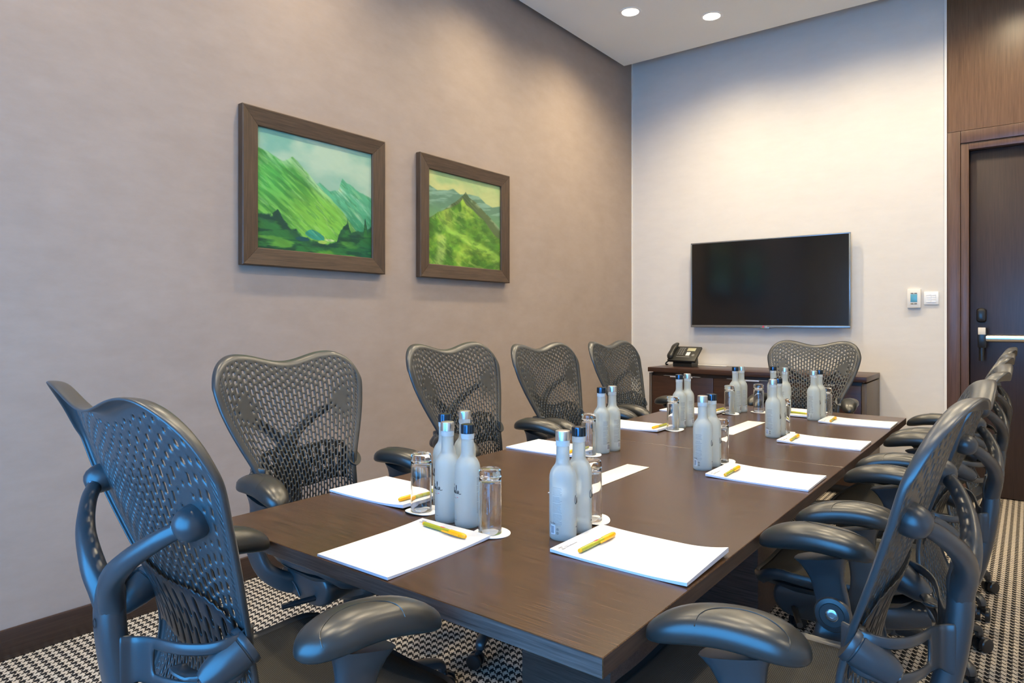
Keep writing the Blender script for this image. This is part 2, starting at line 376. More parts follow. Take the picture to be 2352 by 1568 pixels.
# downlights
def downlight(x, y, label):
    t = tag(empty('downlight', (x, y, ZC)), label, 'downlight', 'recessed ceiling downlights')
    obj('trim_ring', MB().lathe([(0.062, 0.0), (0.062, -0.004), (0.078, -0.004), (0.082, 0.0)], 32, cap0=False, cap1=False), 'lamp_trim', t)
    obj('lens', MB().lathe([(0.0001, -0.003), (0.063, -0.003)], 32, cap0=False, cap1=False), 'lamp_lens', t)
    l = bpy.data.lights.new('lamp_light', 'SPOT'); l.energy = DL_POWER; l.color = DL_COL; l.spot_size = math.radians(156); l.spot_blend = 1.0; l.shadow_soft_size = 0.05
    lo = bpy.data.objects.new('lamp_light', l); COL.objects.link(lo); lo.parent = t; lo.location = (0, 0, -0.02)
DLAB = ['round ceiling downlight nearer the painting wall', 'round ceiling downlight nearer the television wall']
DPOS = ['above the credenza, middle of its row', 'in front of the timber door panelling', 'above the third chair on the painting side', 'above the larger painting on the left',
        'above the far half of the table', 'above the near half of the table', 'above the second chair on the door side', 'nearest the camera on the door side',
        'in the window corner of the painting side', 'above the near head of the table', 'added for warm bounce off the right wall, door end', 'added for warm bounce off the right wall, middle', 'added for warm bounce off the right wall, window end']
for k, (x, y) in enumerate(DOWNLIGHTS):
    downlight(x, y, DLAB[k] if k < 2 else 'round ceiling downlight %s' % DPOS[k-2])

# ================================================================== CONFERENCE TABLE
TX0, TX1, TY0, TY1, TSEAM, TZ = -1.54, -0.48, 0.832, 3.78, 2.39, 0.74
tb = tag(empty('conference_table', ((TX0+TX1)/2, (TY0+TY1)/2, 0)), 'long dark brown wooden conference table in the middle of the room', 'table')
cx, cy = tb.location.x, tb.location.y
TH = 0.031
for (a, c) in ((TY0, TSEAM-0.0006), (TSEAM+0.0006, TY1)):
    o = obj('tabletop', MB().bbox(TX0-cx, TX1-cx, a-cy, c-cy, TZ-TH, TZ, 0.0012, 1), 'table_wood', tb)
    o.data.materials.append(MATS['edge_wood']); o.data.materials.append(MATS['edge_wood_long'])
    for p in o.data.polygons:
        if abs(p.normal.y) > 0.9: p.material_index = 1
        elif abs(p.normal.x) > 0.9: p.material_index = 2
for (ya, yb_) in ((1.53, 1.93), (2.72, 3.12)):
    obj('pedestal', MB().bbox(-1.147-cx, -0.860-cx, ya-cy, yb_-cy, 0, TZ-TH, 0.003), 'edge_wood', tb)
obj('beam', MB().bbox(-0.03, 0.03, 1.93-cy, 2.72-cy, TZ-TH-0.08, TZ-TH, 0.003), 'edge_wood', tb)

# ================================================================== TASK CHAIR
def zm(z): return 1.118 - (1.11 - z)*0.904
HW = smooth_tab([(zm(z), x*0.935+0.007) for z, x in [(0.44, .205), (.50, .190), (.56, .172), (.62, .163), (.68, .165), (.74, .186), (.80, .213), (.86, .238), (.92, .258), (.98, .271), (1.16, .278)]])
YC = smooth_tab([(0.51, -.245), (.56, -.224), (.61, -.206), (.66, -.197), (.70, -.198), (.76, -.214), (.83, -.243), (.89, -.266), (.96, -.289), (1.02, -.308), (1.07, -.326), (1.17, -.362)])
ZB = 0.535
def ztop(s):
    a = abs(s)
    if a < 0.66: return 1.083 - 0.0145*math.cos(PI*a/0.66)
    q = min(1, (a-0.66)/0.345); return 1.0975 - 0.098*(1 - math.sqrt(max(0, 1-q*q)))
def back_y(x, z):
    k = 0.66 - 0.26*min(1, max(0, (z-0.68)/0.27)); return interp(z, YC) + k*x*x
def BK(s, t, off=0.0):
    z = ZB + t*(ztop(s)-ZB); x = s*interp(z, HW)
    return Vector((x, back_y(x, z) + off, z))
def cell_grid(ncol, nrow, holefn, half_outer=True):
    V, F, key = [], [], {}
    def gv(i2, q):
        k = (i2, q)
        if k not in key: key[k] = len(V); V.append((i2/(2*ncol)*2-1, q/(4*nrow)))
        return key[k]
    def ring(i, q0, q1):
        L = [gv(2*i, q0), gv(2*i+1, q0), gv(2*i+2, q0)] + [gv(2*i+2, q) for q in range(q0+1, q1)] + [gv(2*i+2, q1), gv(2*i+1, q1), gv(2*i, q1)] + [gv(2*i, q) for q in range(q1-1, q0, -1)]
        return L
    for i in range(ncol):
        if half_outer and i in (0, ncol-1): spans = [(2*k, 2*k+2) for k in range(2*nrow)]
        elif i % 2 == 0: spans = [(4*k, 4*k+4) for k in range(nrow)]
        else: spans = [(0, 2)] + [(4*k+2, 4*k+6) for k in range(nrow-1)] + [(4*nrow-2, 4*nrow)]
        for (q0, q1) in spans:
            L = ring(i, q0, q1); sc_, tc_ = (2*i+1)/(2*ncol)*2-1, (q0+q1)/2/(4*nrow)
            h = holefn(sc_, tc_, q1-q0, i)
            if h is None: F.append(tuple(L)); continue
            ra, L_, pinch = h                       # ra, half length in cell units (-.5...5), pinch at the waist
            asp = 0.74 if q1-q0 == 4 else 1.48; rb = min(L_, ra*asp)
            inner = []
            for vi in L:
                ps, pt = V[vi]; a = (ps-sc_)*ncol/2; bb = (pt-tc_)*4*nrow/(q1-q0)     # -.5 ... .5
                # direction to capsule
                if abs(a) < 1e-6: ia, ib = 0.0, math.copysign(L_, bb)
                elif abs(abs(bb)-0.5) < 1e-6: ia, ib = math.copysign(0.74*ra, a), math.copysign(L_-0.33*rb, bb)
                elif abs(bb) < 1e-6: ia, ib = math.copysign(ra*(1-pinch), a), 0.0
                else: ib = math.copysign(max(L_-rb, 0.42*L_)*0.95, bb); ia = math.copysign(ra, a)
                inner.append(len(V)); V.append((sc_+ia*2/ncol, tc_+ib*(q1-q0)/(4*nrow)))
            n = len(L)
            for k in range(n): F.append((L[k], L[(k+1) % n], inner[(k+1) % n], inner[k]))
    return V, F, key
NC, NR = 30, 23
def back_hole(s, t, span, i):
    if span == 2: return None if span == 4 else ((0.17, 0.30, 0.0) if t > 0.06 else (0.17, 0.25, 0))
    if span < 4: return None if t < 0.5 else None
    pv = math.hypot((abs(s)-0.72)/0.15, (t-0.735)/0.10)
    if t > 0.955: return (0.13, 0.11, 0.0)
    if t > 0.86: h = [0.23, 0.20, 0.0]
    elif t > 0.68: h = [0.27, 0.40, 0.40]
    elif t > 0.56: h = [0.30, 0.42, 0.15]
    else: h = [0.325, 0.435, 0.0]
    if abs(s) > 0.83: h[0] *= 0.62; h[1] *= 0.8
    if pv < 0.6: return None
    if pv < 1.05: h = [0.10, 0.09, 0]
    elif pv < 1.5: h[0] *= 0.62; h[1] *= 0.9
    return tuple(h)
def build_back():
    V, F, key = cell_grid(NC, NR, back_hole)
    P = [BK(s, t) for s, t in V]
    loop = [key[(i, 0)] for i in range(0, 2*NC+1)] + [key[(2*NC, q)] for q in range(1, 4*NR+1)] + [key[(i, 4*NR)] for i in range(2*NC-1, -1, -1)] + [key[(0, q)] for q in range(4*NR-1, 0, -1)]
    n = len(loop); nrm = []
    for k in range(n):
        a, c = P[loop[(k-2) % n]], P[loop[(k+2) % n]]; d = Vector((c.x-a.x, 0, c.z-a.z)).normalized(); nrm.append(Vector((d.z, 0, -d.x)))
    for _ in range(3): nrm = [(nrm[k-1]+nrm[k]*2+nrm[(k+1) % n]).normalized() for k in range(n)]
    prev = loop
    for (o_, y_) in ((0.006, 0.0), (0.012, -0.0015), (0.0165, -0.005), (0.0185, -0.011), (0.018, -0.015)):
        cur = []
        for k in range(n):
            b0 = P[loop[k]]; top = max(0, nrm[k].z)*min(1, max(0, (b0.z-0.9)/0.1))
            q_ = b0 + nrm[k]*o_; cur.append(len(P)); P.append(Vector((q_.x, back_y(q_.x, q_.z) + y_*(1+1.1*top), q_.z)))
        for k in range(n): F.append((cur[k], cur[(k+1) % n], prev[(k+1) % n], prev[k]))
        prev = cur
    mb = MB(); mb.v = [tuple(p) for p in P]; mb.f = F
    return mb
def chair_back_mesh():
    mb = build_back()
    mb.f = [tuple(reversed(f)) for f in mb.f]      # outside faces the sitter (+Y)
    return bake(mb, 0.0042, -1, 1)
def loft_sections(path, size, n=14, sup=2.6, up=(0, 0, 1)):
    mb = MB(); mb.tube(path, size, n, up, True, sup); return mb
def bez(pts, n):
    """Catmull-Rom through points"""
    P = [Vector(p) for p in pts]; P = [P[0]*2-P[1]] + P + [P[-1]*2-P[-2]]; R = []
    for i in range(1, len(P)-2):
        for k in range(n):
            t = k/n; a, b_, c, d = P[i-1], P[i], P[i+1], P[i+2]
            R.append(0.5*((2*b_)+(c-a)*t+(2*a-5*b_+4*c-d)*t*t+(3*b_-a-3*c+d)*t**3))
    R.append(P[-2]); return R
def bezr(vals, n):
    return [tuple(p)[:2] for p in bez([(a, b_, 0) for a, b_ in vals], n)]
def rod_matrix(p, d):
    d = Vector(d).normalized(); q = Vector((0, 0, 1)).rotation_difference(d); return Matrix.Translation(Vector(p)) @ q.to_matrix().to_4x4()
def hexsocket(parent, p, d, r=0.007):
    s_ = obj('screw', MB().lathe([(r, 0), (r, 0.002), (r*0.8, 0.0032), (r*0.42, 0.0032), (r*0.40, 0.0015), (0.0001, 0.0014)], 14, rod_matrix(p, d), cap1=False), 'screw_dark', parent)
    return s_
def pad_sec(sx, q):
    e = max(0.0, 1-abs(2*q-1)**3.4)**0.5
    return (-0.168 + 0.238*q, max(0.002, (0.049 - 0.008*q)*e), 0.0290*max(0.06, e**0.8), 0.740 + 0.020*math.sin(PI*(0.10+0.80*q)) - 0.020*q**2.5, sx*(0.252 + 0.026*q - 0.006*math.sin(PI*q)))
def arm_pad(sx):
    mb = MB(); secs = []; n = 24; ex = 0.80
    for i in range(n+1):
        y, w_, hv, zc, xc = pad_sec(sx, (1-math.cos(PI*i/n))/2); c = []
        for k in range(20):
            a = 2*PI*k/20; ca, sa = math.cos(a), math.sin(a); hh = hv*(1.15 if sa > 0 else 0.72)
            c.append((xc + w_*math.copysign(abs(ca)**ex, ca), y, zc + hh*math.copysign(abs(sa)**ex, sa)))
        secs.append(c)
    mb.loft(secs); return mb
def arm_seam(sx):
    pts = []
    for k in range(29):
        a = PI*k/28; q = 0.36 + 0.27*math.cos(a); f = 0.93 - 1.0*math.sin(a)**0.8
        y, w_, hv, zc, xc = pad_sec(sx, q)
        pts.append((xc + sx*f*w_, y, zc + 1.15*hv*(1-abs(f)**2.5)**0.4))
    return MB().tube(pts, 0.0009, 6)
def make_chair():
    R = empty('office_chair')
    back = obj('backrest', chair_back_mesh(), 'chair_back_plastic', R)
    # yoke: spine and two arms
    y = MB()
    sp = bez([(0, -.10, .475), (0, -.19, .468), (0, -.243, .505), (0, -.283, .58), (0, -.308, .67), (0, -.322, .76), (0, -.322, .82), (0, -.316, .845)], 6)
    n_ = len(sp); rad = [(interp(i/(n_-1), [(0, .045), (.3, .036), (.55, .033), (.8, .028), (.88, .027), (1, .012)]), interp(i/(n_-1), [(0, .022), (.5, .020), (.85, .018), (1, .007)])) for i in range(n_)]
    y.tube(sp, rad, 18, (0, 1, 0), True, 3.0)
    for sx in (-1, 1):
        ap = bez([(sx*.006, -.318, .75), (sx*.013, -.324, .80), (sx*.042, -.333, .846), (sx*.095, -.328, .886), (sx*.148, -.309, .920), (sx*.178, -.290, .938)], 6)
        n2 = len(ap); y.tube(ap, [(interp(i/(n2-1), [(0, .013), (.2, .018), (.4, .0165), (.7, .0125), (1, .0105)]), interp(i/(n2-1), [(0, .013), (.2, .018), (.4, .0175), (.7, .0135), (1, .0115)])) for i in range(n2)], 14, (0, 0, 1), True, 2.3)
    yo = obj('back_yoke', y, 'chair_plastic', R)
    obj('maker_mark', MB().lathe([(0.007, 0), (0.007, 0.0006), (0.0055, 0.0006), (0.0055, 0)], 16, rod_matrix((0, -0.3425, 0.775), (0, -1, 0.05)), False, False), 'lumbar_black', yo)
    for sx in (-1, 1):
        c = Vector((sx*0.186, back_y(0.186, 0.945)-0.0095, 0.945)); d = Vector((sx*0.149, -1.0, -0.32)).normalized()
        p = obj('pivot_cap', MB().lathe([(0.0245, -0.006), (0.0245, 0.0), (0.0235, 0.009), (0.020, 0.017), (0.014, 0.023), (0.007, 0.0258), (0.0001, 0.0262)], 22, rod_matrix(c, d), cap1=False), 'chair_plastic', R)
        e_ = Vector((-sx*0.72, -0.66, -0.2)).normalized(); hexsocket(p, c + d*0.004 + e_*0.0218, e_, 0.0068)
    # lumbar pad: slotted strip behind the back
    def lh(s, t, span, i): return (0.26, 0.36, 0) if span == 4 else None
    V, F, key = cell_grid(22, 2, lh, False)
    mb = MB(); mb.f = F
    mb.v = [tuple(BK(s*0.97, 0.29 + 0.23*t - 0.05*s*s*t + (0.018*abs(math.sin(11*PI*s)) if t > 0.99 else 0), -0.010)) for s, t in V]
    lp = obj('lumbar_pad', bake(mb, 0.0035, 1, 1), 'lumbar_black', R)
    # lumbar band with a long slot on either side
    half = bez([(.166, -.188, 0), (.187, -.213, 0), (.178, -.248, 0), (.145, -.272, 0), (.104, -.284, 0), (.066, -.290, 0), (.036, -.300, 0), (.028, -.320, 0)], 6)
    for sx in (-1, 1):
        mb = MB(); nq = [0, .32, .68, 1]; n3 = len(half); idx = {}
        for i, p in enumerate(half):
            tt = i/(n3-1); hgt = interp(tt, [(0, .024), (.12, .034), (.6, .036), (.85, .034), (1, .044)]); zc = interp(tt, [(0, .752), (.3, .738), (1, .715)])
            sl = interp(tt, [(.28, 0), (.34, 1), (.66, 1), (.74, 0)])
            for j, q in enumerate((-1, -.46, .46, 1)):
                idx[(i, j)] = len(mb.v); mb.v.append((sx*p.x, p.y, zc + hgt*q))
        for i in range(n3-1):
            for j in range(3):
                tt = (i+.5)/(n3-1)
                if j == 1 and .24 < tt < .70: continue
                f = (idx[(i, j)], idx[(i+1, j)], idx[(i+1, j+1)], idx[(i, j+1)]); mb.f.append(f if sx > 0 else tuple(reversed(f)))
        obj('lumbar_band', bake(mb, 0.006, 0, 1), 'chair_plastic', R)
        c = Vector((sx*0.178, -0.205, 0.752)); d = Vector((-sx*0.10, -0.86, -0.50)).normalized()
        kb = obj('lumbar_knob', MB().lathe([(0.0285, -0.006), (0.0295, 0.0), (0.0285, 0.0035), (0.0265, 0.004), (0.0265, 0.006), (0.028, 0.007), (0.026, 0.028), (0.0195, 0.056), (0.014, 0.066), (0.0001, 0.0675)], 24, rod_matrix(c, d), cap1=False), 'chair_plastic', R)
        hexsocket(kb, c + d*0.0665, d, 0.0085)
        if sx > 0:
            e0 = c + d*0.048
            obj('lever', MB().tube(bez([e0, e0+Vector((-0.022, -0.018, -0.006)), e0+Vector((-0.048, -0.026, -0.004)), e0+Vector((-0.062, -0.024, -0.002))], 5), [(.010, .006)]*6+[(.012, .0045)]*8+[(.011, .003), (.006, .002)], 12, (0, 0, 1), True, 2.5), 'chair_plastic', kb)
    # seat: mesh panel in a frame
    def seat_pt(u, v_):   # u -1..1, v 0 rear..1 front
        yy = -0.185 + 0.40*v_
        w_ = interp(v_, smooth_tab([(0, .165), (.12, .192), (.35, .214), (.75, .220), (.92, .208), (1, .180)], 41, 3))
        z = 0.550 + 0.024*abs(u)**2.2 - 0.010*math.sin(PI*min(1, v_*1.1)) + 0.012*(1-v_)**3
        if v_ > 0.78: z -= 0.035*((v_-0.78)/0.22)**2.0
        return Vector((u*w_, yy - 0.03*abs(u)**4*(1 if v_ > .5 else -1)*abs(2*v_-1), z))
    mb = MB(); nu, nv = 18, 20
    for j in range(nv+1):
        for i in range(nu+1): mb.v.append(tuple(seat_pt(i/nu*2-1, j/nv)))
    for j in range(nv):
        for i in range(nu): a = j*(nu+1)+i; mb.f.append((a, a+1, a+nu+2, a+nu+1))
    seat = obj('seat', bake(mb, 0.006, -1, 0), 'seat_mesh', R)
    edge = [seat_pt(-1, j/nv) for j in range(nv+1)] + [seat_pt(i/nu*2-1, 1) for i in range(1, nu+1)] + [seat_pt(1, j/nv) for j in range(nv-1, -1, -1)] + [seat_pt(i/nu*2-1, 0) for i in range(nu-1, 0, -1)]
    secs = []
    for k, p in enumerate(edge):
        a, c = edge[k-1], edge[(k+1) % len(edge)]; t = (c-a).normalized(); s_ = t.cross(Vector((0, 0, 1))).normalized()
        secs.append([p - s_*o_x*1.0 + Vector((0, 0, o_z)) for o_x, o_z in ((-.004, .001), (.008, .004), (.013, -.004), (.010, -.020), (-.006, -.030), (-.012, -.014))])
    mb = MB(); mb.loft(secs, closed=True); obj('seat_frame', mb, 'chair_plastic', R, smooth=60)
    # underside pan + tilt housing
    mb = MB(); rings = []
    for (k, z) in ((0.97, 0.532), (0.90, 0.514), (0.70, 0.498), (0.45, 0.484)):
        rings.append([Vector((p.x*k, 0.03+(p.y-0.03)*k, min(p.z-0.02, z) if k > .9 else min(z, p.z-.03))) for p in edge])
    mb.loft(rings); obj('seat_pan', mb, 'chair_plastic', R, smooth=60)
    th = MB(); th.tube(bez([(0, -.20, .468), (0, -.10, .458), (0, .05, .454), (0, .14, .468), (0, .17, .482)], 5), bezr([(.05, .03), (.085, .045), (.095, .048), (.08, .034), (.05, .02)], 5), 18, (0, 0, 1), True, 3.2)
    tho = obj('tilt_housing', th, 'chair_plastic', R)
    for sx in (-1, 1):
        pl_ = MB(); prof = [(-.06, .523), (-.07, .493), (-.02, .456), (.05, .444), (.11, .446), (.145, .468), (.15, .510), (.11, .530)]
        o_ = bez([(0, a, c) for a, c in prof] + [(0, prof[0][0], prof[0][1])], 4)[:-1]
        pl_.loft([[Vector((sx*x_, p.y*k+.05*(1-k), p.z*k+.495*(1-k))) for p in o_] for x_, k in ((.10, .9), (.180, 1.0), (.192, .97), (.197, .88))])
        so = obj('side_housing', pl_, 'chair_plastic', R, smooth=50)
        obj('groove', MB().tube(bez([(sx*.1965, -.025, .522), (sx*.1975, -.012, .499), (sx*.1975, .012, .482), (sx*.196, .03, .458)], 5), 0.004, 8), 'lumbar_black', so)
        obj('lever', MB().tube([(sx*.185, .10, .470), (sx*.275, .06, .462)], 0.0075, 12), 'lumbar_black', so)
    obj('cylinder', MB().lathe([(0.036, 0.085), (0.036, 0.12), (0.027, 0.125), (0.027, 0.24), (0.0205, 0.245), (0.0205, 0.445)], 22), 'lumbar_black', R)
    # arms
    for sx in (-1, 1):
        pad = obj('arm_pad', arm_pad(sx), 'arm_soft', R, smooth=75)
        obj('seam', arm_seam(sx), 'arm_soft', pad)
        pm = MB(); path = bez([(sx*.12, .0, .476), (sx*.195, -.02, .484), (sx*.246, -.055, .520), (sx*.262, -.082, .572), (sx*.263, -.086, .618), (sx*.260, -.076, .674), (sx*.258, -.064, .726)], 6)
        n4 = len(path); sz = [(interp(i/(n4-1), [(0, .030), (.35, .027), (.55, .033), (.70, .033), (.85, .033), (.95, .044), (1, .056)]), interp(i/(n4-1), [(0, .020), (.4, .0155), (.7, .0135), (.9, .016), (1, .028)])) for i in range(n4)]
        pm.tube(path, sz, 16, (sx, 0, 0.2), True, 3.0)
        po = obj('arm_post', pm, 'chair_plastic', R, smooth=50)
        for side in (-1,):
            M = rod_matrix((sx*.255, -.087, .613), (-sx, 0, 0.03))
            dk = obj('pivot_disc', MB().lathe([(.036, 0), (.036, .008), (.033, .013), (.025, .0145), (.0245, .0125), (.0235, .0125), (.023, .0140), (.013, .0142)], 26, M), 'chair_plastic', po)
            obj('bolt', MB().lathe([(.0125, .0140), (.0125, .0158), (.011, .0168), (.0055, .0168), (.005, .0150), (.0001, .0150)], 18, M, cap1=False), 'steel', po)
    # five-star base with castors
    obj('base_hub', MB().lathe([(0.030, 0.070), (0.048, 0.075), (0.050, 0.105), (0.042, 0.122), (0.030, 0.125)], 24), 'chair_plastic', R)
    for k in range(5):
        a = 2*PI*k/5 + PI/2; u = Vector((math.cos(a), math.sin(a), 0))
        leg = bez([u*.03+Vector((0, 0, .098)), u*.14+Vector((0, 0, .108)), u*.25+Vector((0, 0, .100)), u*.305+Vector((0, 0, .088)), u*.315+Vector((0, 0, .066))], 5)
        n5 = len(leg); obj('base_leg', MB().tube(leg, [(interp(i/(n5-1), [(0, .028), (.7, .019), (1, .015)]), interp(i/(n5-1), [(0, .022), (.7, .015), (1, .013)])) for i in range(n5)], 12, (0, 0, 1), True, 2.8), 'chair_plastic', R)
        ca = a + (0.9, -0.5, 2.2, 0.3, -1.6)[k]; f = Vector((math.cos(ca), math.sin(ca), 0)); sd = Vector((-f.y, f.x, 0)); c = u*.315 + Vector((0, 0, 0.027)) + f*0.018
        cs = obj('castor', MB().tube(bez([c+Vector((0, 0, .040))-f*.018, c+Vector((0, 0, .030))-f*.012, c+Vector((0, 0, .012)), c+Vector((0, 0, 0))], 3), [(.011, .011)]*4+[(.008, .018)]*5+[(.008, .020)], 12, (sd.x, sd.y, 0.1)), 'castor_black', R)
        for w_ in (-1, 1):
            M = rod_matrix(c + sd*(0.007*w_), sd*w_)
            obj('wheel', MB().lathe([(.010, 0), (.0265, 0.001), (.027, .006), (.027, .014), (.024, .018), (.012, .0195), (.0001, .0195)], 24, M, cap1=False), 'castor_black', cs)
    return R
chair0 = make_chair()
G_CH = 'mesh-backed office chairs around the conference table'
# (x, y of origin, facing angle: 0 = +Y, height offset, label)
def facing(tx, ty, ang): return (tx, ty, ang)
# each entry: back-top point (x,y), facing ang (deg, 0 faces +Y, -90 faces +X, 90 faces -X), dz
CH = [(-1.068, 0.405, -4.6, 0.007, 'office chair seen from behind at the near head of the table, lit blue'),
      (-1.968, 1.31, -90, -0.004, 'office chair on the painting side nearest to the camera, below the larger painting'),
      (-1.957, 2.09, -90, 0, 'second office chair from the camera along the painting side of the table'),
      (-1.957, 2.765, -90, -0.012, 'third office chair from the camera along the painting side of the table'),
      (-1.95, 3.46, -90, -0.018, 'farthest office chair on the painting side, beside the cream wall corner'),
      (-1.09, 4.57, 180, -0.028, 'office chair at the far head of the table below the television'),
      (-0.073, 1.245, 90, 0.002, 'nearest office chair on the door side, its back cropped tall at the right'),
      (-0.065, 2.06, 90, -0.013, 'second office chair from the camera along the door side of the table'),
      (-0.070, 2.82, 90, -0.014, 'third office chair from the camera along the door side of the table'),
      (-0.072, 3.49, 90, -0.014, 'farthest office chair on the door side of the table')]
for k, (tx, ty, ang, dz, lab) in enumerate(CH):
    o = chair0 if k == 0 else copy_tree(chair0)
    a = math.radians(ang); fwd = Vector((-math.sin(a), math.cos(a), 0))
    p = Vector((tx, ty, 0)) + fwd*0.335
    o.location = (p.x, p.y, 0); o.rotation_euler = (0, 0, a)
    tag(o, lab, 'chair', G_CH)
    if dz:
        for ch in o.children:
            if ch.name.split('.')[0] not in ('base_leg', 'base_hub', 'castor', 'cylinder'): ch.location.z = dz

# ================================================================== PICTURES
def vnoise(U, V, sx, sy, seed):
    rng = np.random.RandomState(seed); g = rng.rand(64, 64)
    x, y = U*sx, V*sy; xi, yi = np.floor(x).astype(int), np.floor(y).astype(int); fx, fy = x-xi, y-yi
    fx = fx*fx*(3-2*fx); fy = fy*fy*(3-2*fy)
    G = lambda a, c: g[a % 64, c % 64]
    return (G(xi, yi)*(1-fx)+G(xi+1, yi)*fx)*(1-fy) + (G(xi, yi+1)*(1-fx)+G(xi+1, yi+1)*fx)*fy
def fbm(U, V, sx, sy, seed): return sum(vnoise(U, V, sx*2**k, sy*2**k, seed+k)*0.5**(k+1) for k in range(4))
def s2l(c):
    c = np.asarray(c, float)/255; return np.where(c <= .04045, c/12.92, ((c+.055)/1.055)**2.4)
def mixc(A, c, m): return A*(1-m[..., None]) + np.asarray(c, float)*m[..., None]
def sstep(a, b_, x): t = np.clip((x-a)/(b_-a), 0, 1); return t*t*(3-2*t)
def painting_one(U, V):
    wob = fbm(U, V, 9, 9, 3)-.47; wob2 = fbm(U, V, 26, 26, 9)-.47
    C = np.ones(U.shape+(3,))*np.array([150, 190, 168.]); C = mixc(C, (120, 178, 160), sstep(.7, 1.0, V+wob*.4)); C = mixc(C, (178, 205, 180), sstep(.45, .75, fbm(U, V, 3, 5, 21)))
    far = np.interp(U, [0, .45, .51, .60, .68, .715, .76, .80, .88, 1], [.5, .60, .63, .57, .60, .70, .665, .655, .62, .58])+wob*.05
    m = sstep(-.008, .008, far-V); st = fbm(U*.6-V*.7, V*.7+U*.6, 6, 28, 31)
    F = np.ones(U.shape+(3,))*np.array([86, 172, 130.]); F = mixc(F, (160, 212, 178), sstep(.42, .66, st)); F = mixc(F, (40, 130, 92), sstep(.50, .2, V)*.8); F = mixc(F, (205, 222, 170), sstep(.58, .7, st)*sstep(.1, .0, np.abs(far-V)-.05)*.8)
    C = C*(1-m[..., None])+F*m[..., None]
    rid = np.interp(U, [0, .12, .20, .28, .40, .51, .60, .69, .76, .84, .92, 1], [.835, .79, .76, .81, .70, .585, .51, .43, .35, .25, .16, .1])+wob*.035
    m = sstep(-.008, .008, rid-V); st = fbm(U*.75-V*.66, V*.80+U*.60+.12*U*U, 5, 36, 41)
    H = np.ones(U.shape+(3,))*np.array([88, 160, 66.]); H = mixc(H, (122, 190, 84), sstep(.42, .62, st)); H = mixc(H, (66, 140, 62), sstep(.50, .36, st)); 
    dd = rid-V; H = mixc(H, (168, 214, 160), sstep(.13, .0, dd)*sstep(.36, .6, fbm(U*.7-V*.7, V+U, 5, 24, 51))); H = mixc(H, (72, 130, 66), sstep(.10, .02, dd)*sstep(.5, .8, U)*.7)
    H = mixc(H, (128, 196, 76), sstep(.34, .05, np.hypot((U-.52)*.8, V-.30)))
    H = mixc(H, (70, 175, 84), sstep(.40, .05, np.hypot(U-.02, V-.62))*.6)
    C = C*(1-m[..., None])+H*m[..., None]
    tr = np.interp(U, [0, .08, .13, .16, .20, .27, .36, .44, .56, .66, .70, .74, .765, .80, .86, .92, .935, .96, 1], [.30, .29, .30, .35, .27, .20, .14, .11, .10, .13, .22, .27, .335, .22, .24, .25, .37, .27, .31])+wob2*.06+wob*.05
    m = sstep(-.012, .012, tr-V); st = fbm(U*1.0+V*.25, V, 7, 26, 61)
    T = np.ones(U.shape+(3,))*np.array([44, 112, 58.]); T = mixc(T, (20, 72, 52), sstep(.42, .56, st)); T = mixc(T, (92, 158, 62), sstep(.50, .68, fbm(U+V*.2, V, 5, 20, 71))*sstep(.28, .05, V)); T = mixc(T, (16, 92, 72), sstep(.6, 1, U)*sstep(.25, .0, V)*.6); T = mixc(T, (24, 70, 66), sstep(.05, .0, np.abs(tr-V)-.03)*.5)
    C = C*(1-m[..., None])+T*m[..., None]
    pd = np.hypot((U-.47)/.085, (V-.155+ .15*(U-.47))/.04)+wob*.8; C = mixc(C, (52, 150, 128), sstep(1.05, .9, pd)); C = mixc(C, (150, 205, 90), sstep(.2, .0, np.abs(pd-1.1))*sstep(.45, .56, fbm(U, V, 20, 20, 81)))
    C = mixc(C, (20, 80, 84), sstep(1, .8, np.hypot((U-.37)/.07, (V-.115)/.022)+wob)); C = mixc(C, (160, 196, 92), sstep(1, .7, np.hypot((U-.53)/.05, (V-.105)/.018)+wob)); C = mixc(C, (206, 222, 166), sstep(1, .7, np.hypot((U-.60)/.05, (V-.13)/.013)+wob*2)*.8)
    mk = sstep(-.02, .02, np.maximum(rid, far)-V); C *= (1+(.9*fbm(U*.8-V*.6, V*.85+U*.55, 7, 40, 91)-.42)*(.02+.24*mk))[..., None]; mk = mk*sstep(.0, .03, V-tr); C = mixc(C, (176, 214, 150), mk*sstep(.60, .66, fbm(U*.75-V*.66, V*.80+U*.60+.12*U*U, 9, 52, 92))*.28); C = mixc(C, (40, 104, 58), mk*sstep(.40, .34, fbm(U*.75-V*.66, V*.80+U*.60+.12*U*U, 8, 46, 97))*.25)
    return s2l(np.clip(C, 0, 255))*0.80
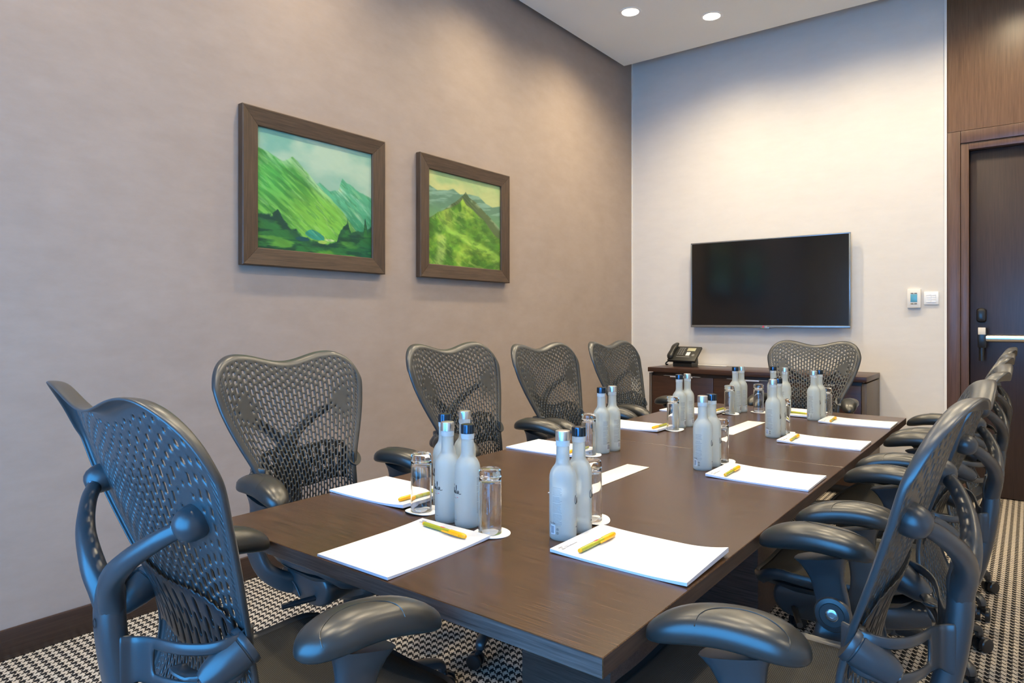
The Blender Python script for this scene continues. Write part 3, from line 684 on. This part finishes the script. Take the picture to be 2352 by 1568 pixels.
def painting_two(U, V):
    wob = fbm(U, V, 9, 9, 13)-.47
    C = np.ones(U.shape+(3,))*np.array([186, 200, 138.]); C = mixc(C, (160, 192, 132), sstep(.8, 1.0, V+wob*.3)); C = mixc(C, (204, 208, 140), sstep(.45, .7, fbm(U, V, 3, 6, 5)))
    f1 = np.interp(U, [0, .12, .25, .32, .42, .55, .68, .78, .88, 1], [.835, .80, .815, .845, .80, .83, .82, .765, .73, .765])+wob*.02
    m = sstep(-.008, .008, f1-V); st = fbm(U+V*.3, V*1.0-U*.2, 5, 30, 15)
    F = np.ones(U.shape+(3,))*np.array([98, 140, 116.]); F = mixc(F, (132, 172, 150), sstep(.42, .64, st)); F = mixc(F, (110, 160, 108), sstep(.7, .5, V)); C = C*(1-m[..., None])+F*m[..., None]
    f2 = np.interp(U, [0, .15, .30, .40, .46, .49, .54, .62, .75, .88, 1], [.48, .56, .68, .745, .80, .845, .79, .755, .67, .58, .50])+wob*.025
    m = sstep(-.008, .008, f2-V); st = fbm(U*.8+V*.5, V*.8+U*.55, 4, 34, 25)
    H = np.ones(U.shape+(3,))*np.array([92, 112, 72.]); H = mixc(H, (70, 96, 64), sstep(.46, .62, st)); H = mixc(H, (140, 166, 128), sstep(.06, .0, f2-V)*sstep(.45, .6, fbm(U, V, 14, 14, 35))); C = C*(1-m[..., None])+H*m[..., None]
    f3 = np.interp(U, [0, .05, .12, .20, .30, .40, .45, .50, .60, .75, .90, 1], [.47, .50, .555, .60, .64, .70, .755, .70, .65, .56, .42, .36])+wob*.02
    m = sstep(-.008, .008, f3-V); ang = .45*fbm((U-.40)/(1.27-V)+.15*V, V, 9, 3, 45)+.55*fbm(U+V*.55, V*.6-U*.3, 7, 16, 46); st = fbm(U+V*.8, V-U*.2, 6, 10, 55)
    G = np.ones(U.shape+(3,))*np.array([104, 160, 52.]); G = mixc(G, (156, 196, 72), sstep(.44, .62, ang)); G = mixc(G, (74, 126, 44), sstep(.47, .36, ang)); G = mixc(G, (76, 122, 50), sstep(.48, .75, U-(.9-V)*.25)*.55)
    rb = np.interp(U, [0, .1, .25, .45, .65, .85, 1], [.55, .44, .40, .33, .26, .2, .13]); G = mixc(G, (158, 206, 84), sstep(.05, .0, np.abs(V-rb)-.015)*sstep(.1, .25, U)*.75); G = mixc(G, (84, 140, 50), sstep(.05, .0, np.abs(V-rb-.10)-.03)*sstep(.1, .2, U)*.5)
    pth = np.interp(V, [0, .15, .3, .36], [.13, .17, .17, .10]); G = mixc(G, (190, 212, 122), sstep(.09, .02, np.abs(U-pth))*sstep(.37, .30, V)*(.55+.6*(st-.4)))
    G = mixc(G, (178, 200, 84), sstep(.10, .0, np.abs(U-.22-(.60-V)*.35)-.01)*sstep(.35, .5, V)*.7); G = mixc(G, (74, 118, 44), sstep(.35, .75, fbm(U*1.2+V, V, 10, 18, 65))*sstep(.3, .0, V-.25*(1-U))*sstep(.3, .6, U)*.9)
    C = C*(1-m[..., None])+G*m[..., None]
    mk = sstep(-.02, .02, f3-V); bend = V*.75+U*.62-.35*U*U+.10*fbm(U, V, 4, 4, 77); C *= (1+(.9*fbm(U*.8-V*.6, bend, 9, 30, 95)-.42)*(.1+.32*mk))[..., None]; C = mixc(C, (200, 214, 120), mk*sstep(.60, .67, fbm(U*.8-V*.6, bend, 9, 30, 96))*.3); C = mixc(C, (52, 86, 40), mk*sstep(.40, .33, fbm(U*.8-V*.6, bend, 9, 28, 98))*.3)
    return s2l(np.clip(C, 0, 255))*0.80
m = mat('paint_canvas', (0.5, 0.5, 0.5), 0.42, spec=0.4)
at = nd(m, 'ShaderNodeAttribute', attribute_name='paint'); lk(m, at.outputs['Color'], bsdf(m).inputs['Base Color'])
def picture(y0, y1, z0, z1, fn, label):
    t = tag(empty('framed_painting', (XL, (y0+y1)/2, z0)), label, 'painting', 'framed landscape paintings on the taupe wall')
    w_, h_ = (y1-y0), z1-z0; a = w_/2; bw = 0.086; D = 0.042
    def piece(pts_out, pts_in, mname):
        # profile: back edge, front outer edge, front inner edge (slightly lower), inner back
        mb = MB(); secs = []
        for (o_, i_) in zip(pts_out, pts_in):
            secs.append([(0.004, o_[0], o_[1]), (D-0.004, o_[0], o_[1]), (D, o_[0]+(i_[0]-o_[0])*.06, o_[1]+(i_[1]-o_[1])*.06), (D-0.010, i_[0]-(i_[0]-o_[0])*.04, i_[1]-(i_[1]-o_[1])*.04), (D-0.014, i_[0], i_[1]), (0.004, i_[0], i_[1])])
        mb.loft(secs); bm = bmesh.new(); me = mb.mesh('frame_rail', 0); bm.from_mesh(me); bmesh.ops.recalc_face_normals(bm, faces=bm.faces[:]); bm.to_mesh(me); bm.free()
        obj('frame_rail', me, mname, t, smooth=0)
    O = [(-a, 0), (a, 0), (a, h_), (-a, h_)]; I = [(-a+bw, bw), (a-bw, bw), (a-bw, h_-bw), (-a+bw, h_-bw)]; g = 0.0006
    for k in range(4):
        k2 = (k+1) % 4; dv = Vector((O[k2][0]-O[k][0], O[k2][1]-O[k][1])).normalized()*g
        piece([(O[k][0]+dv.x, O[k][1]+dv.y), (O[k2][0]-dv.x, O[k2][1]-dv.y)], [(I[k][0]+dv.x, I[k][1]+dv.y), (I[k2][0]-dv.x, I[k2][1]-dv.y)], 'frame_wood' if k % 2 == 0 else 'frame_wood_up')
    N = 320; uu = np.linspace(0, 1, N); U, V = np.meshgrid(uu, uu); C = fn(U, V)
    ys = -a+bw-0.002+(w_-2*bw+.004)*U; zs = bw-0.002+(h_-2*bw+.004)*V
    rel = (C.mean(-1)-C.mean())*0.0
    P = np.stack([np.full_like(ys, 0.020)+rel, ys, zs], -1).reshape(-1, 3)
    idx = np.arange(N*N).reshape(N, N); q = np.stack([idx[:-1, :-1], idx[:-1, 1:], idx[1:, 1:], idx[1:, :-1]], -1).reshape(-1, 4)
    me = bpy.data.meshes.new('canvas'); me.from_pydata(P.tolist(), [], q.tolist()); me.update()
    ca = me.color_attributes.new('paint', 'FLOAT_COLOR', 'POINT'); ca.data.foreach_set('color', np.concatenate([C.reshape(-1, 3), np.ones((N*N, 1))], 1).astype(np.float32).ravel())
    obj('canvas', me, 'paint_canvas', t)
    obj('backing_board', MB().box(0.006, 0.016, -a+bw-.01, a-bw+.01, bw-.01, h_-bw+.01), 'tv_back', t, smooth=0)
# viewed from the room the wall runs left to right as Y grows, so U follows +Y
picture(1.690, 2.558, 1.477, 2.225, painting_one, 'larger looking framed painting of a green valley with pond and dark trees')
picture(2.832, 3.703, 1.477, 2.225, painting_two, 'framed painting of a pointed green mountain with a pale path')

# ================================================================== TELEVISION
tv = tag(empty('television', (-1.695, YB, 1.157)), 'flat screen television with thin grey bezel mounted on the cream wall', 'television')
TW, THH = 1.256, 0.724
obj('housing', MB().bbox(-TW/2+.04, TW/2-.04, -.05, -.012, .04, THH-.04, .006), 'tv_back', tv)
obj('wall_bracket', MB().bbox(-.25, .25, -.014, -.002, .2, .5, .002), 'tv_back', tv)
bz = MB(); bz.bbox(-TW/2, TW/2, -.068, -.045, THH-.012, THH, .003); bz.bbox(-TW/2, TW/2, -.068, -.045, 0, .019, .003); bz.bbox(-TW/2, -TW/2+.011, -.068, -.045, .019, THH-.012, .002); bz.bbox(TW/2-.011, TW/2, -.068, -.045, .019, THH-.012, .002)
obj('bezel', bz, 'tv_bezel', tv)
obj('screen', MB().box(-TW/2+.010, TW/2-.010, -.064, -.046, .018, THH-.011), 'tv_screen', tv, smooth=0)
lg = obj('logo_tab', MB().bbox(-.035, .035, -.069, -.05, -.008, .004, .002), 'tv_bezel', tv)
obj('logo_disc', MB().lathe([(.0001, 0), (.0075, 0), (.0075, .0008), (.0001, .0008)], 18, rod_matrix((-.012, -.0685, .0085), (0, -1, 0))), 'logo_red', tv)
obj('logo_letters', text_mesh('LG', .014), 'logo_white', tv, loc=(.010, -.0689, .0085), rot=(PI/2, 0, 0))

# ================================================================== CREDENZA
CX0, CX1, CY0, CY1, CZ = -2.506, -0.880, 5.082, YB-0.004, 0.83
cr = tag(empty('credenza', (0, 0, 0)), 'long low dark wood credenza cabinet below the television', 'cabinet')
def crb(name, mname, *a, par=None, **k): return obj(name, MB().bbox(*a, **k), mname, par or cr)
crb('top_panel', 'credenza_wood', CX0, CX1, CY0, CY1, CZ-.036, CZ, r=.0015)
crb('body', 'credenza_wood', CX0+.025, CX1-.03, CY0+.05, CY1, .06, CZ-.040, r=.002)
crb('end_panel', 'credenza_side', CX1-.034, CX1-.002, CY0+.022, CY1, .0, CZ-.046, r=.0015)
crb('end_panel', 'credenza_side', CX0+.002, CX0+.024, CY0+.022, CY1, .0, CZ-.046, r=.0015)
crb('plinth', 'tv_back', CX0+.03, CX1-.04, CY0+.08, CY1, .0, .058, r=.002)
nd_ = 3; dw = (CX1-.036-CX0-.026)/nd_
for k in range(nd_):
    xa = CX0+.026+k*dw+.0015; xb = xa+dw-.003
    dr = crb('cabinet_door', 'credenza_wood', xa, xb, CY0+.026, CY0+.047, .07, CZ-.066, r=.0015)
    xm = (xa+xb)/2
    h = MB(); h.bbox(xm-.155, xm+.155, CY0+.018, CY0+.046, CZ-.0648, CZ-.0625, .0008); h.bbox(xm-.095, xm+.095, CY0+.010, CY0+.020, CZ-.074, CZ-.0625, .0015)
    obj('handle', h, 'handle_metal', dr)
ps = tag(obj('paper_strip', MB().bbox(-2.28, -2.02, 5.535, 5.585, CZ, CZ+.004, .001), 'paper'), 'thin white strip lying at the back of the credenza top', 'paper strip')

# ================================================================== DESK PHONE
ph = tag(empty('desk_phone', (-2.295, 5.36, CZ), math.radians(-4)), 'black desk telephone with corded handset on the credenza', 'telephone')
tl = math.radians(40)
def tilt(p):   # x, along-face d (0 bottom..), n normal
    return Vector((p[0], p[1]*math.cos(tl) - p[2]*math.sin(tl), 0.036 + p[1]*math.sin(tl) + p[2]*math.cos(tl)))
def slab(mb, x0, x1, d0, d1, n0, n1):
    q = MB().bbox(x0, x1, d0, d1, n0, n1, min(.003, (n1-n0)*.4)); q.v = [tuple(tilt(p)+Vector((0, -.075, 0))) for p in q.v]; mb.add(q.v, q.f); return mb
obj('body', slab(MB(), -.125, .125, 0, .175, 0, .022), 'phone_face', ph)
st = MB(); st.loft([[(x, -.06, 0), (x, -.062, .03), (x, .045, .118), (x, .06, .03), (x, .05, 0)] for x in (-.085, .085)]); obj('foot', st, 'phone_plastic', ph, smooth=20)
hs = MB(); hp = [(-.103, .012, .030), (-.103, .035, .043), (-.103, .09, .050), (-.103, .145, .045), (-.103, .195, .034)]
hp = [tilt((a, d, n))+Vector((0, -.075, 0)) for a, d, n in hp]; hs.tube(bez(hp, 5), bezr([(.018, .010), (.026, .017), (.021, .013), (.027, .017), (.018, .010)], 5), 16, (0, -1, 1), True, 2.6)
obj('handset', hs, 'phone_plastic', ph, smooth=60)
cr_ = MB(); pts = []
for k in range(90):
    q = k/89; base = Vector((-.105-.02*math.sin(q*PI)-.045*q, -.075-.03*q+.08*q*q, .045*(1-q)**2+.010)); pts.append(base + Vector((0, math.sin(k*1.6)*.006, math.cos(k*1.6)*.006)))
obj('cord', cr_.tube(pts, 0.0025, 6), 'phone_plastic', ph)
sb = obj('display', slab(MB(), .012, .085, .118, .155, .022, .0235), 'lcd_green', ph)
obj('name_card', slab(MB(), .018, .052, .062, .104, .022, .0235), 'paper', ph)
for r_ in range(5):
    for c_ in range(3):
        obj('key', slab(MB(), -.062+c_*.020, -.048+c_*.020, .143-r_*.018, .152-r_*.018, .022, .0245), 'key_grey', ph)
kd = MB().lathe([(.0001, .0235), (.012, .0235), (.013, .022)], 20, cap0=False); kd.v = [tuple(tilt((p[0]+.085, p[1]+.07, p[2]))+Vector((0, -.075, 0))) for p in kd.v]; obj('dial_button', kd, 'key_grey', ph)
obj('key', slab(MB(), -.06, .06, .044, .050, .022, .0232), 'key_grey', ph)

# ================================================================== WALL CONTROLS
tm = tag(empty('thermostat', (-.661, YB, 1.374)), 'ivory thermostat with small blue display on the cream wall', 'thermostat')
obj('cover', MB().bbox(-.042, .042, -.022, 0, -.068, .068, .004), 'thermo_ivory', tm)
obj('display', MB().bbox(-.021, .021, -.0235, -.02, -.026, .030, .0005), 'lcd_blue', tm)
for (xa, za) in ((-.011, .037), (.011, .037), (-.011, -.037), (.011, -.037)): obj('button', MB().bbox(xa-.009, xa+.009, -.0245, -.02, za-.004, za+.004, .001), 'key_grey', tm)
sw = tag(empty('light_switch', (-.556, YB, 1.375)), 'square white light switch panel beside the thermostat', 'switch')
obj('plate', MB().bbox(-.045, .045, -.010, 0, -.046, .046, .003), 'switch_white', sw)
for c_ in range(2):
    for r_ in range(4): obj('key', MB().bbox(-.029+c_*.030, -.001+c_*.030, -.0135, -.009, -.030+r_*.0155, -.016+r_*.0155, .001), 'switch_white', sw)

# ================================================================== TABLE SETTINGS
def rot2(v_, a): c_, s_ = math.cos(a), math.sin(a); return (v_[0]*c_-v_[1]*s_, v_[0]*s_+v_[1]*c_)
# ---- note pad: local x across (0.21), y along (0.297), top (logo) at +y
def pad_mesh(curl_b, curl_t, seed):
    rng = random.Random(seed); mb = MB(); nx, ny = 8, 22; H = .0045
    def hh(u, v_, top):
        e = curl_t*max(0, (v_-.55)/.45)**2.2 + curl_b*max(0, (.35-v_)/.35)**2.2*(0.35+.65*u)
        return (H + e) if top else e*0.55
    for top in (1, 0):
        for j in range(ny+1):
            for i in range(nx+1): u, v_ = i/nx, j/ny; mb.v.append(((u-.5)*.21, (v_-.5)*.297, hh(u, v_, top)))
    B = (nx+1)*(ny+1); g = lambda i, j: j*(nx+1)+i
    for j in range(ny):
        for i in range(nx):
            mb.f.append((g(i, j), g(i+1, j), g(i+1, j+1), g(i, j+1))); mb.f.append(tuple(B+k for k in (g(i, j+1), g(i+1, j+1), g(i+1, j), g(i, j))))
    per = [g(i, 0) for i in range(nx)] + [g(nx, j) for j in range(ny)] + [g(i, ny) for i in range(nx, 0, -1)] + [g(0, j) for j in range(ny, 0, -1)]
    for k in range(len(per)): a, c = per[k], per[(k+1) % len(per)]; mb.f.append((a, B+a, B+c, c))
    me = mb.mesh('sheets', 30); me.materials.append(MATS['paper']); me.materials.append(MATS['paper_edge'])
    for p in me.polygons:
        if abs(p.normal.z) < .3: p.material_index = 1
    return me, lambda x, y: hh(x/.21+.5, y/.297+.5, 1)
def notepad(x, y, ang, ct, cb, seed, label):
    t = tag(empty('notepad', (x, y, TZ+.0003), math.radians(ang)), label, 'notepad', 'white note pads at the places on the table')
    me, hf = pad_mesh(cb, ct, seed); obj('sheets', me, None, t)
    pr = MB()
    def q(x0, x1, y0, y1):
        z = max(hf(x0, y0), hf(x1, y1), hf((x0+x1)/2, (y0+y1)/2))+.0003; pr.box(x0, x1, y0, y1, z-.0002, z)
    for i in range(3):
        for j in range(3):
            if (i+j) % 2 == 0 or i == 1: q(-.092+i*.0046, -.0885+i*.0046, .125+j*.0046, .1285+j*.0046)
    rng = random.Random(seed); xx = -.076
    for k in range(14):
        w_ = rng.uniform(.0012, .0028); q(xx, xx+w_, .1265, .1265+rng.choice((.0026, .0026, .0042))); xx += w_+.0009
    xx = -.076
    for k in range(6): q(xx, xx+.0016, .1318, .1334); xx += .0026
    obj('printed_heading', pr, 'ink_grey', t, smooth=0)['kind'] = 'stuff'
    pr = MB(); xx = .062
    for k in range(11):
        w_ = rng.uniform(.001, .002); q(xx, xx+w_, -.139, -.1374); xx += w_+.0008
    for k in range(26): a, c = rng.uniform(-.098, .09), rng.uniform(-.142, -.118); q(a, a+rng.uniform(.001, .006), c, c+rng.uniform(.0005, .001))
    obj('printed_footer', pr, 'ink_pale', t, smooth=0)['kind'] = 'stuff'
    return t, hf
# ---- pen: along local +x, cap at +x end
def make_pen():
    t = empty('pen'); R_ = .0052; M = rod_matrix((0, 0, R_+.0002), (1, 0, 0))
    bb = obj('barrel', MB().lathe([(.0035, -.070), (R_-.0006, -.069), (R_-.0003, -.06), (R_-.0003, .022)], 14, M), 'pen_green', t)
    obj('end_plug', MB().lathe([(.0030, -.0725), (.0043, -.072), (.0046, -.068), (.0046, -.0675)], 14, M), 'pen_orange', t)
    obj('cap', MB().lathe([(R_+.0001, .018), (R_+.0006, .020), (R_+.0006, .060), (R_-.0008, .067), (.003, .0685)], 14, M), 'pen_orange', t)
    obj('clip', MB().bbox(-.002, .052, -R_-.0032, -R_-.0008, R_-.0018, R_+.0022, .0006), 'pen_orange', t)
    pr = MB()
    for k in range(3): pr.bbox(-.014+k*.005, -.0105+k*.005, -.0018, .0022, 2*R_-.0003, 2*R_+.0002, .00008)
    obj('printed_mark', pr, 'ink_red', t)
    return t
# ---- bottle
BR = .030
BP = [(.0225, 0), (.0275, .0012), (.0296, .0045), (.030, .009), (.030, .132), (.0293, .140), (.0270, .148), (.0232, .155), (.0188, .1605), (.0162, .1655), (.0151, .171), (.0147, .178), (.0145, .2155)]
def arc_patch(mb, a0, a1, z0, z1, r=BR+.00035, n=4):
    V = []
    for k in range(n+1):
        a = a0+(a1-a0)*k/n; V += [(r*math.cos(a), r*math.sin(a), z0), (r*math.cos(a), r*math.sin(a), z1)]
    mb.add(V, [(2*k, 2*k+2, 2*k+3, 2*k+1) for k in range(n)])
def on_cyl(u, z, r=BR+.0004):   # u metres along circumference
    a = u/BR; return (r*math.cos(a), r*math.sin(a), z)
def make_bottle(capmat, seed):
    rng = random.Random(seed); t = empty('water_bottle')
    obj('body', MB().lathe(BP, 40), 'frosted', t, smooth=60)
    obj('seal_ring', MB().lathe([(.0152, .2035), (.0157, .205), (.0157, .216), (.0150, .2165)], 28, cap0=False, cap1=False), 'neck_plastic', t)
    obj('cap', MB().lathe([(.0150, .2155), (.0163, .2160), (.0164, .2185), (.0164, .2335), (.0158, .2362), (.0130, .2370), (.0001, .2370)], 32, cap1=False), capmat, t)
    # front script, centred at angle 0
    ink = MB()
    sc_ = 0.62
    script = [(-.026, .060), (-.030, .052), (-.031, .040), (-.028, .031), (-.022, .030), (-.017, .038), (-.014, .050), (-.0135, .036), (-.011, .031), (-.007, .036), (-.004, .041), (-.003, .033), (.001, .031), (.005, .040), (.0075, .055), (.006, .062), (.0045, .052), (.006, .037), (.010, .031), (.016, .037), (.019, .041), (.015, .0425), (.0125, .037), (.015, .032), (.019, .036), (.0205, .041), (.020, .034), (.024, .031), (.031, .033)]
    P2 = bez([(a*sc_, c*sc_, 0) for a, c in script], 4)
    ink.tube([on_cyl(p.x, .060+p.y) for p in P2], .0007, 5)
    obj('script_print', ink, 'ink_dark', t)
    pr = MB()
    for k in range(6): arc_patch(pr, (-.008+k*.0022)/BR, (-.0066+k*.0022)/BR, .068, .0692, n=1)
    for k in range(7): arc_patch(pr, (-.006+k*.0018)/BR, (-.0048+k*.0018)/BR, .0175, .0187, n=1)
    # small text block on the back (two columns of ragged lines)
    for ua in (.058, -.075):
        z = .118
        for k in range(30):
            z -= .0026
            if k in (7, 12, 20): z -= .0018
            arc_patch(pr, ua/BR, (ua+rng.uniform(.016, .0225))/BR, z, z+.00075, n=4)
    obj('small_print', pr, 'ink_label', t, smooth=0)['kind'] = 'stuff'
    pr = MB(); arc_patch(pr, .0060/BR, .0105/BR, .0705, .0718, r=BR+.0004); obj('print_flag', pr, 'ink_red', t, smooth=0)
    pr = MB(); arc_patch(pr, .0060/BR, .0105/BR, .0718, .0732, r=BR+.0004); obj('print_flag', pr, 'ink_white', t, smooth=0)
    for u0 in (.0735, -.0815):
        pr = MB(); arc_patch(pr, u0/BR, (u0+.013)/BR, .0150, .0345, n=6); obj('barcode_patch', pr, 'ink_white', t, smooth=0)
    pr = MB()
    for u0 in (.0735, -.0815):
        u = u0+.002
        while u < u0+.0115:
            w_ = rng.choice((.0004, .0008, .0006)); arc_patch(pr, u/BR, (u+w_)/BR, .0168, .0330, r=BR+.0006, n=1); u += w_+rng.choice((.0005, .0008))
        for zc in (.0185, .0265):
            V = []; F = []; uc = u0+.019
            for k in range(18):
                a = 2*PI*k/18; V += [on_cyl(uc+.0027*math.cos(a), zc+.0027*math.sin(a)), on_cyl(uc+.0020*math.cos(a), zc+.0020*math.sin(a))]
            pr.add(V, [(2*k, (2*k+2) % 36, (2*k+3) % 36, 2*k+1) for k in range(18)]); arc_patch(pr, (uc-.0007)/BR, (uc+.0007)/BR, zc-.0008, zc+.0010, n=1)
        ks = bez([(a*.24, .0345+c*.11, 0) for a, c in script], 2); pr2 = MB(); pr2.tube([on_cyl(p.x+u0+.007, p.y) for p in ks], .0003, 4); pr.add(pr2.v, pr2.f)
    arc_patch(pr, -.0145/BR, -.010/BR, .0265, .0295, n=2)
    obj('barcode_print', pr, 'ink_dark', t, smooth=0)['kind'] = 'stuff'
    return t
# ---- tumbler upside down, coaster
GP = [(.0001, .1435), (.0205, .1445), (.0235, .143), (.0250, .139), (.0256, .120), (.0262, .010), (.0264, .001), (.0258, 0), (.0252, .001), (.0247, .010), (.0238, .112), (.0225, .120), (.017, .1235), (.0001, .125)]
def make_glass():
    t = empty('drinking_glass'); obj('bowl', MB().lathe(list(reversed(GP)), 40, cap0=False, cap1=False), 'glass', t, smooth=50); return t
def coaster_mesh(seed):
    rng = random.Random(seed); mb = MB(); n = 40; p1, p2, amp = rng.uniform(0, 6), rng.uniform(0, 6), rng.uniform(.0004, .0028)
    for (r, z) in ((.0001, 0), (.028, 0), (.041, 0), (.0425, .0002), (.0425, .0014), (.041, .0016), (.028, .0016), (.0001, .0016)):
        for k in range(n):
            a = 2*PI*k/n; rr = r*(1+.018*math.sin(3*a+p1)); e = max(0, (r-.028)/.0145)**2*amp*(1+math.sin(2*a+p2)); mb.v.append((rr*math.cos(a), rr*math.sin(a), z+e))
    for i in range(7):
        for k in range(n): mb.f.append((i*n+k, i*n+(k+1) % n, (i+1)*n+(k+1) % n, (i+1)*n+k))
    return mb
pen0, bot_s, bot_n, gl0 = make_pen(), make_bottle('cap_silver', 3), make_bottle('cap_navy', 5), make_glass()
first = set()
def place(proto, loc, rz, label, cat, group):
    o = proto if proto.name not in first else copy_tree(proto)
    first.add(proto.name); o.location = loc; o.rotation_euler = (0, 0, rz); return tag(o, label, cat, group)
# name, pad(x,y,ang), pen(x,y,z,ang), bottles [(x,y,cap)], glass (x,y)
def S(name, pad, pen, bots, gl): return dict(n=name, pad=pad, pen=pen, b=bots, g=gl)
SET = [
 S('near head place', (-1.040, .984, 0), (-1.031, 1.089, -5), [(-1.104, 1.176, 'n' if 0 else 's'), (-1.040, 1.176, 'n')], (-.962, 1.164)),
 S('nearest place on the door side', (-.635, 1.247, 90), (-.722, 1.232, 89), [(-.815, 1.238, 's'), (-.815, 1.304, 'n')], (-.833, 1.388)),
 S('second place along the door side', (-.638, 2.090, 90), (-.731, 2.066, 92), [(-.833, 2.080, 's'), (-.829, 2.147, 'n')], (-.826, 2.222)),
 S('third place along the door side', (-.638, 2.820, 90), (-.741, 2.800, 93), [(-.834, 2.828, 's'), (-.832, 2.893, 'n')], (-.828, 2.955)),
 S('farthest place on the door side', (-.634, 3.452, 90), (-.734, 3.425, 93), [(-.822, 3.432, 's'), (-.812, 3.497, 'n')], (-.795, 3.565)),
 S('nearest place on the painting side', (-1.400, 1.275, -90), (-1.291, 1.262, -91), [(-1.205, 1.272, 'n'), (-1.200, 1.345, 's')], (-1.209, 1.192)),
 S('second place along the painting side', (-1.402, 2.075, -90), (-1.288, 2.055, -90), [(-1.228, 2.118, 'n'), (-1.220, 2.184, 's')], (-1.243, 2.055)),
 S('third place along the painting side', (-1.402, 2.740, -90), (-1.288, 2.727, -91), [(-1.238, 2.822, 'n'), (-1.228, 2.888, 's')], (-1.232, 2.742)),
 S('farthest place on the painting side', (-1.402, 3.385, -90), (-1.278, 3.396, -92), [(-1.207, 3.450, 'n'), (-1.196, 3.512, 's')], (-1.213, 3.385)),
 S('far head place below the television', (-.935, 3.625, 180), (-.955, 3.570, 170), [(-1.063, 3.61, 'n'), (-.992, 3.565, 's')], (-1.118, 3.545)),
]
rb = {0: (70, 62), 1: (95, 60)}
for k, st in enumerate(SET):
    x, y, a = st['pad']; rng = random.Random(40+k)
    t, hf = notepad(x, y, a, (.004, .004, .006, .006, .006, .009, .007, .008, .008, .006)[k], (.002, .012, .003, .003, .003, .002, .002, .002, .002, .002)[k], 50+k, 'white note pad at the ' + st['n'])
    px, py, pa = st['pen']
    lx, ly = rot2((px-x, py-y), -math.radians(a))
    r_ = math.radians(pa); ex, ey = rot2((.05, 0), r_-math.radians(a))
    pz = max(hf(max(-.105, min(.105, lx+ex*q)), max(-.148, min(.148, ly+ey*q))) for q in (-1, 0, 1))
    po = place(pen0, (px, py, TZ+pz+.0008), r_, 'green and orange ballpoint pen on the pad at the ' + st['n'], 'pen', 'green and orange pens on the note pads')
    for (bx, by, cp) in st['b']:
        # back text faces the camera for the door side, script for the near cluster
        to_cam = math.atan2(-by, -bx)
        if k in (0, 5): rz = to_cam + math.radians(-66 if cp == 'n' else -60)
        elif k in (1, 2, 3, 4, 9): rz = to_cam + math.radians(97 if cp == 's' else 92)
        else: rz = to_cam - math.radians(98)
        place(bot_s if cp == 's' else bot_n, (bx, by, TZ), rz, 'frosted water bottle with %s cap at the %s' % ('silver' if cp == 's' else 'dark blue', st['n']), 'bottle', 'frosted water bottles with silver caps' if cp == 's' else 'frosted water bottles with dark caps')
    gx_, gy_ = st['g']
    tag(obj('coaster', coaster_mesh(60+k), 'coaster_white', None, (gx_+.004, gy_, TZ+.0002), (0, 0, rng.uniform(0, 6)), 60), 'round white paper coaster under the glass at the ' + st['n'], 'coaster', 'white paper coasters')
    place(gl0, (gx_, gy_, TZ+.0022), 0, 'clear drinking glass turned upside down at the ' + st['n'], 'glass', 'upturned drinking glasses')
for (ya, yb_, lab) in ((1.532, 1.995, 'cream card strip on the table centre nearer the camera'), (2.776, 3.200, 'cream card strip on the table centre towards the television')):
    tag(obj('card_strip', MB().bbox(-1.058, -.979, ya, yb_, TZ+.0002, TZ+.0022, .0005), 'cream_card'), lab, 'card strip', 'cream card strips along the table centre')
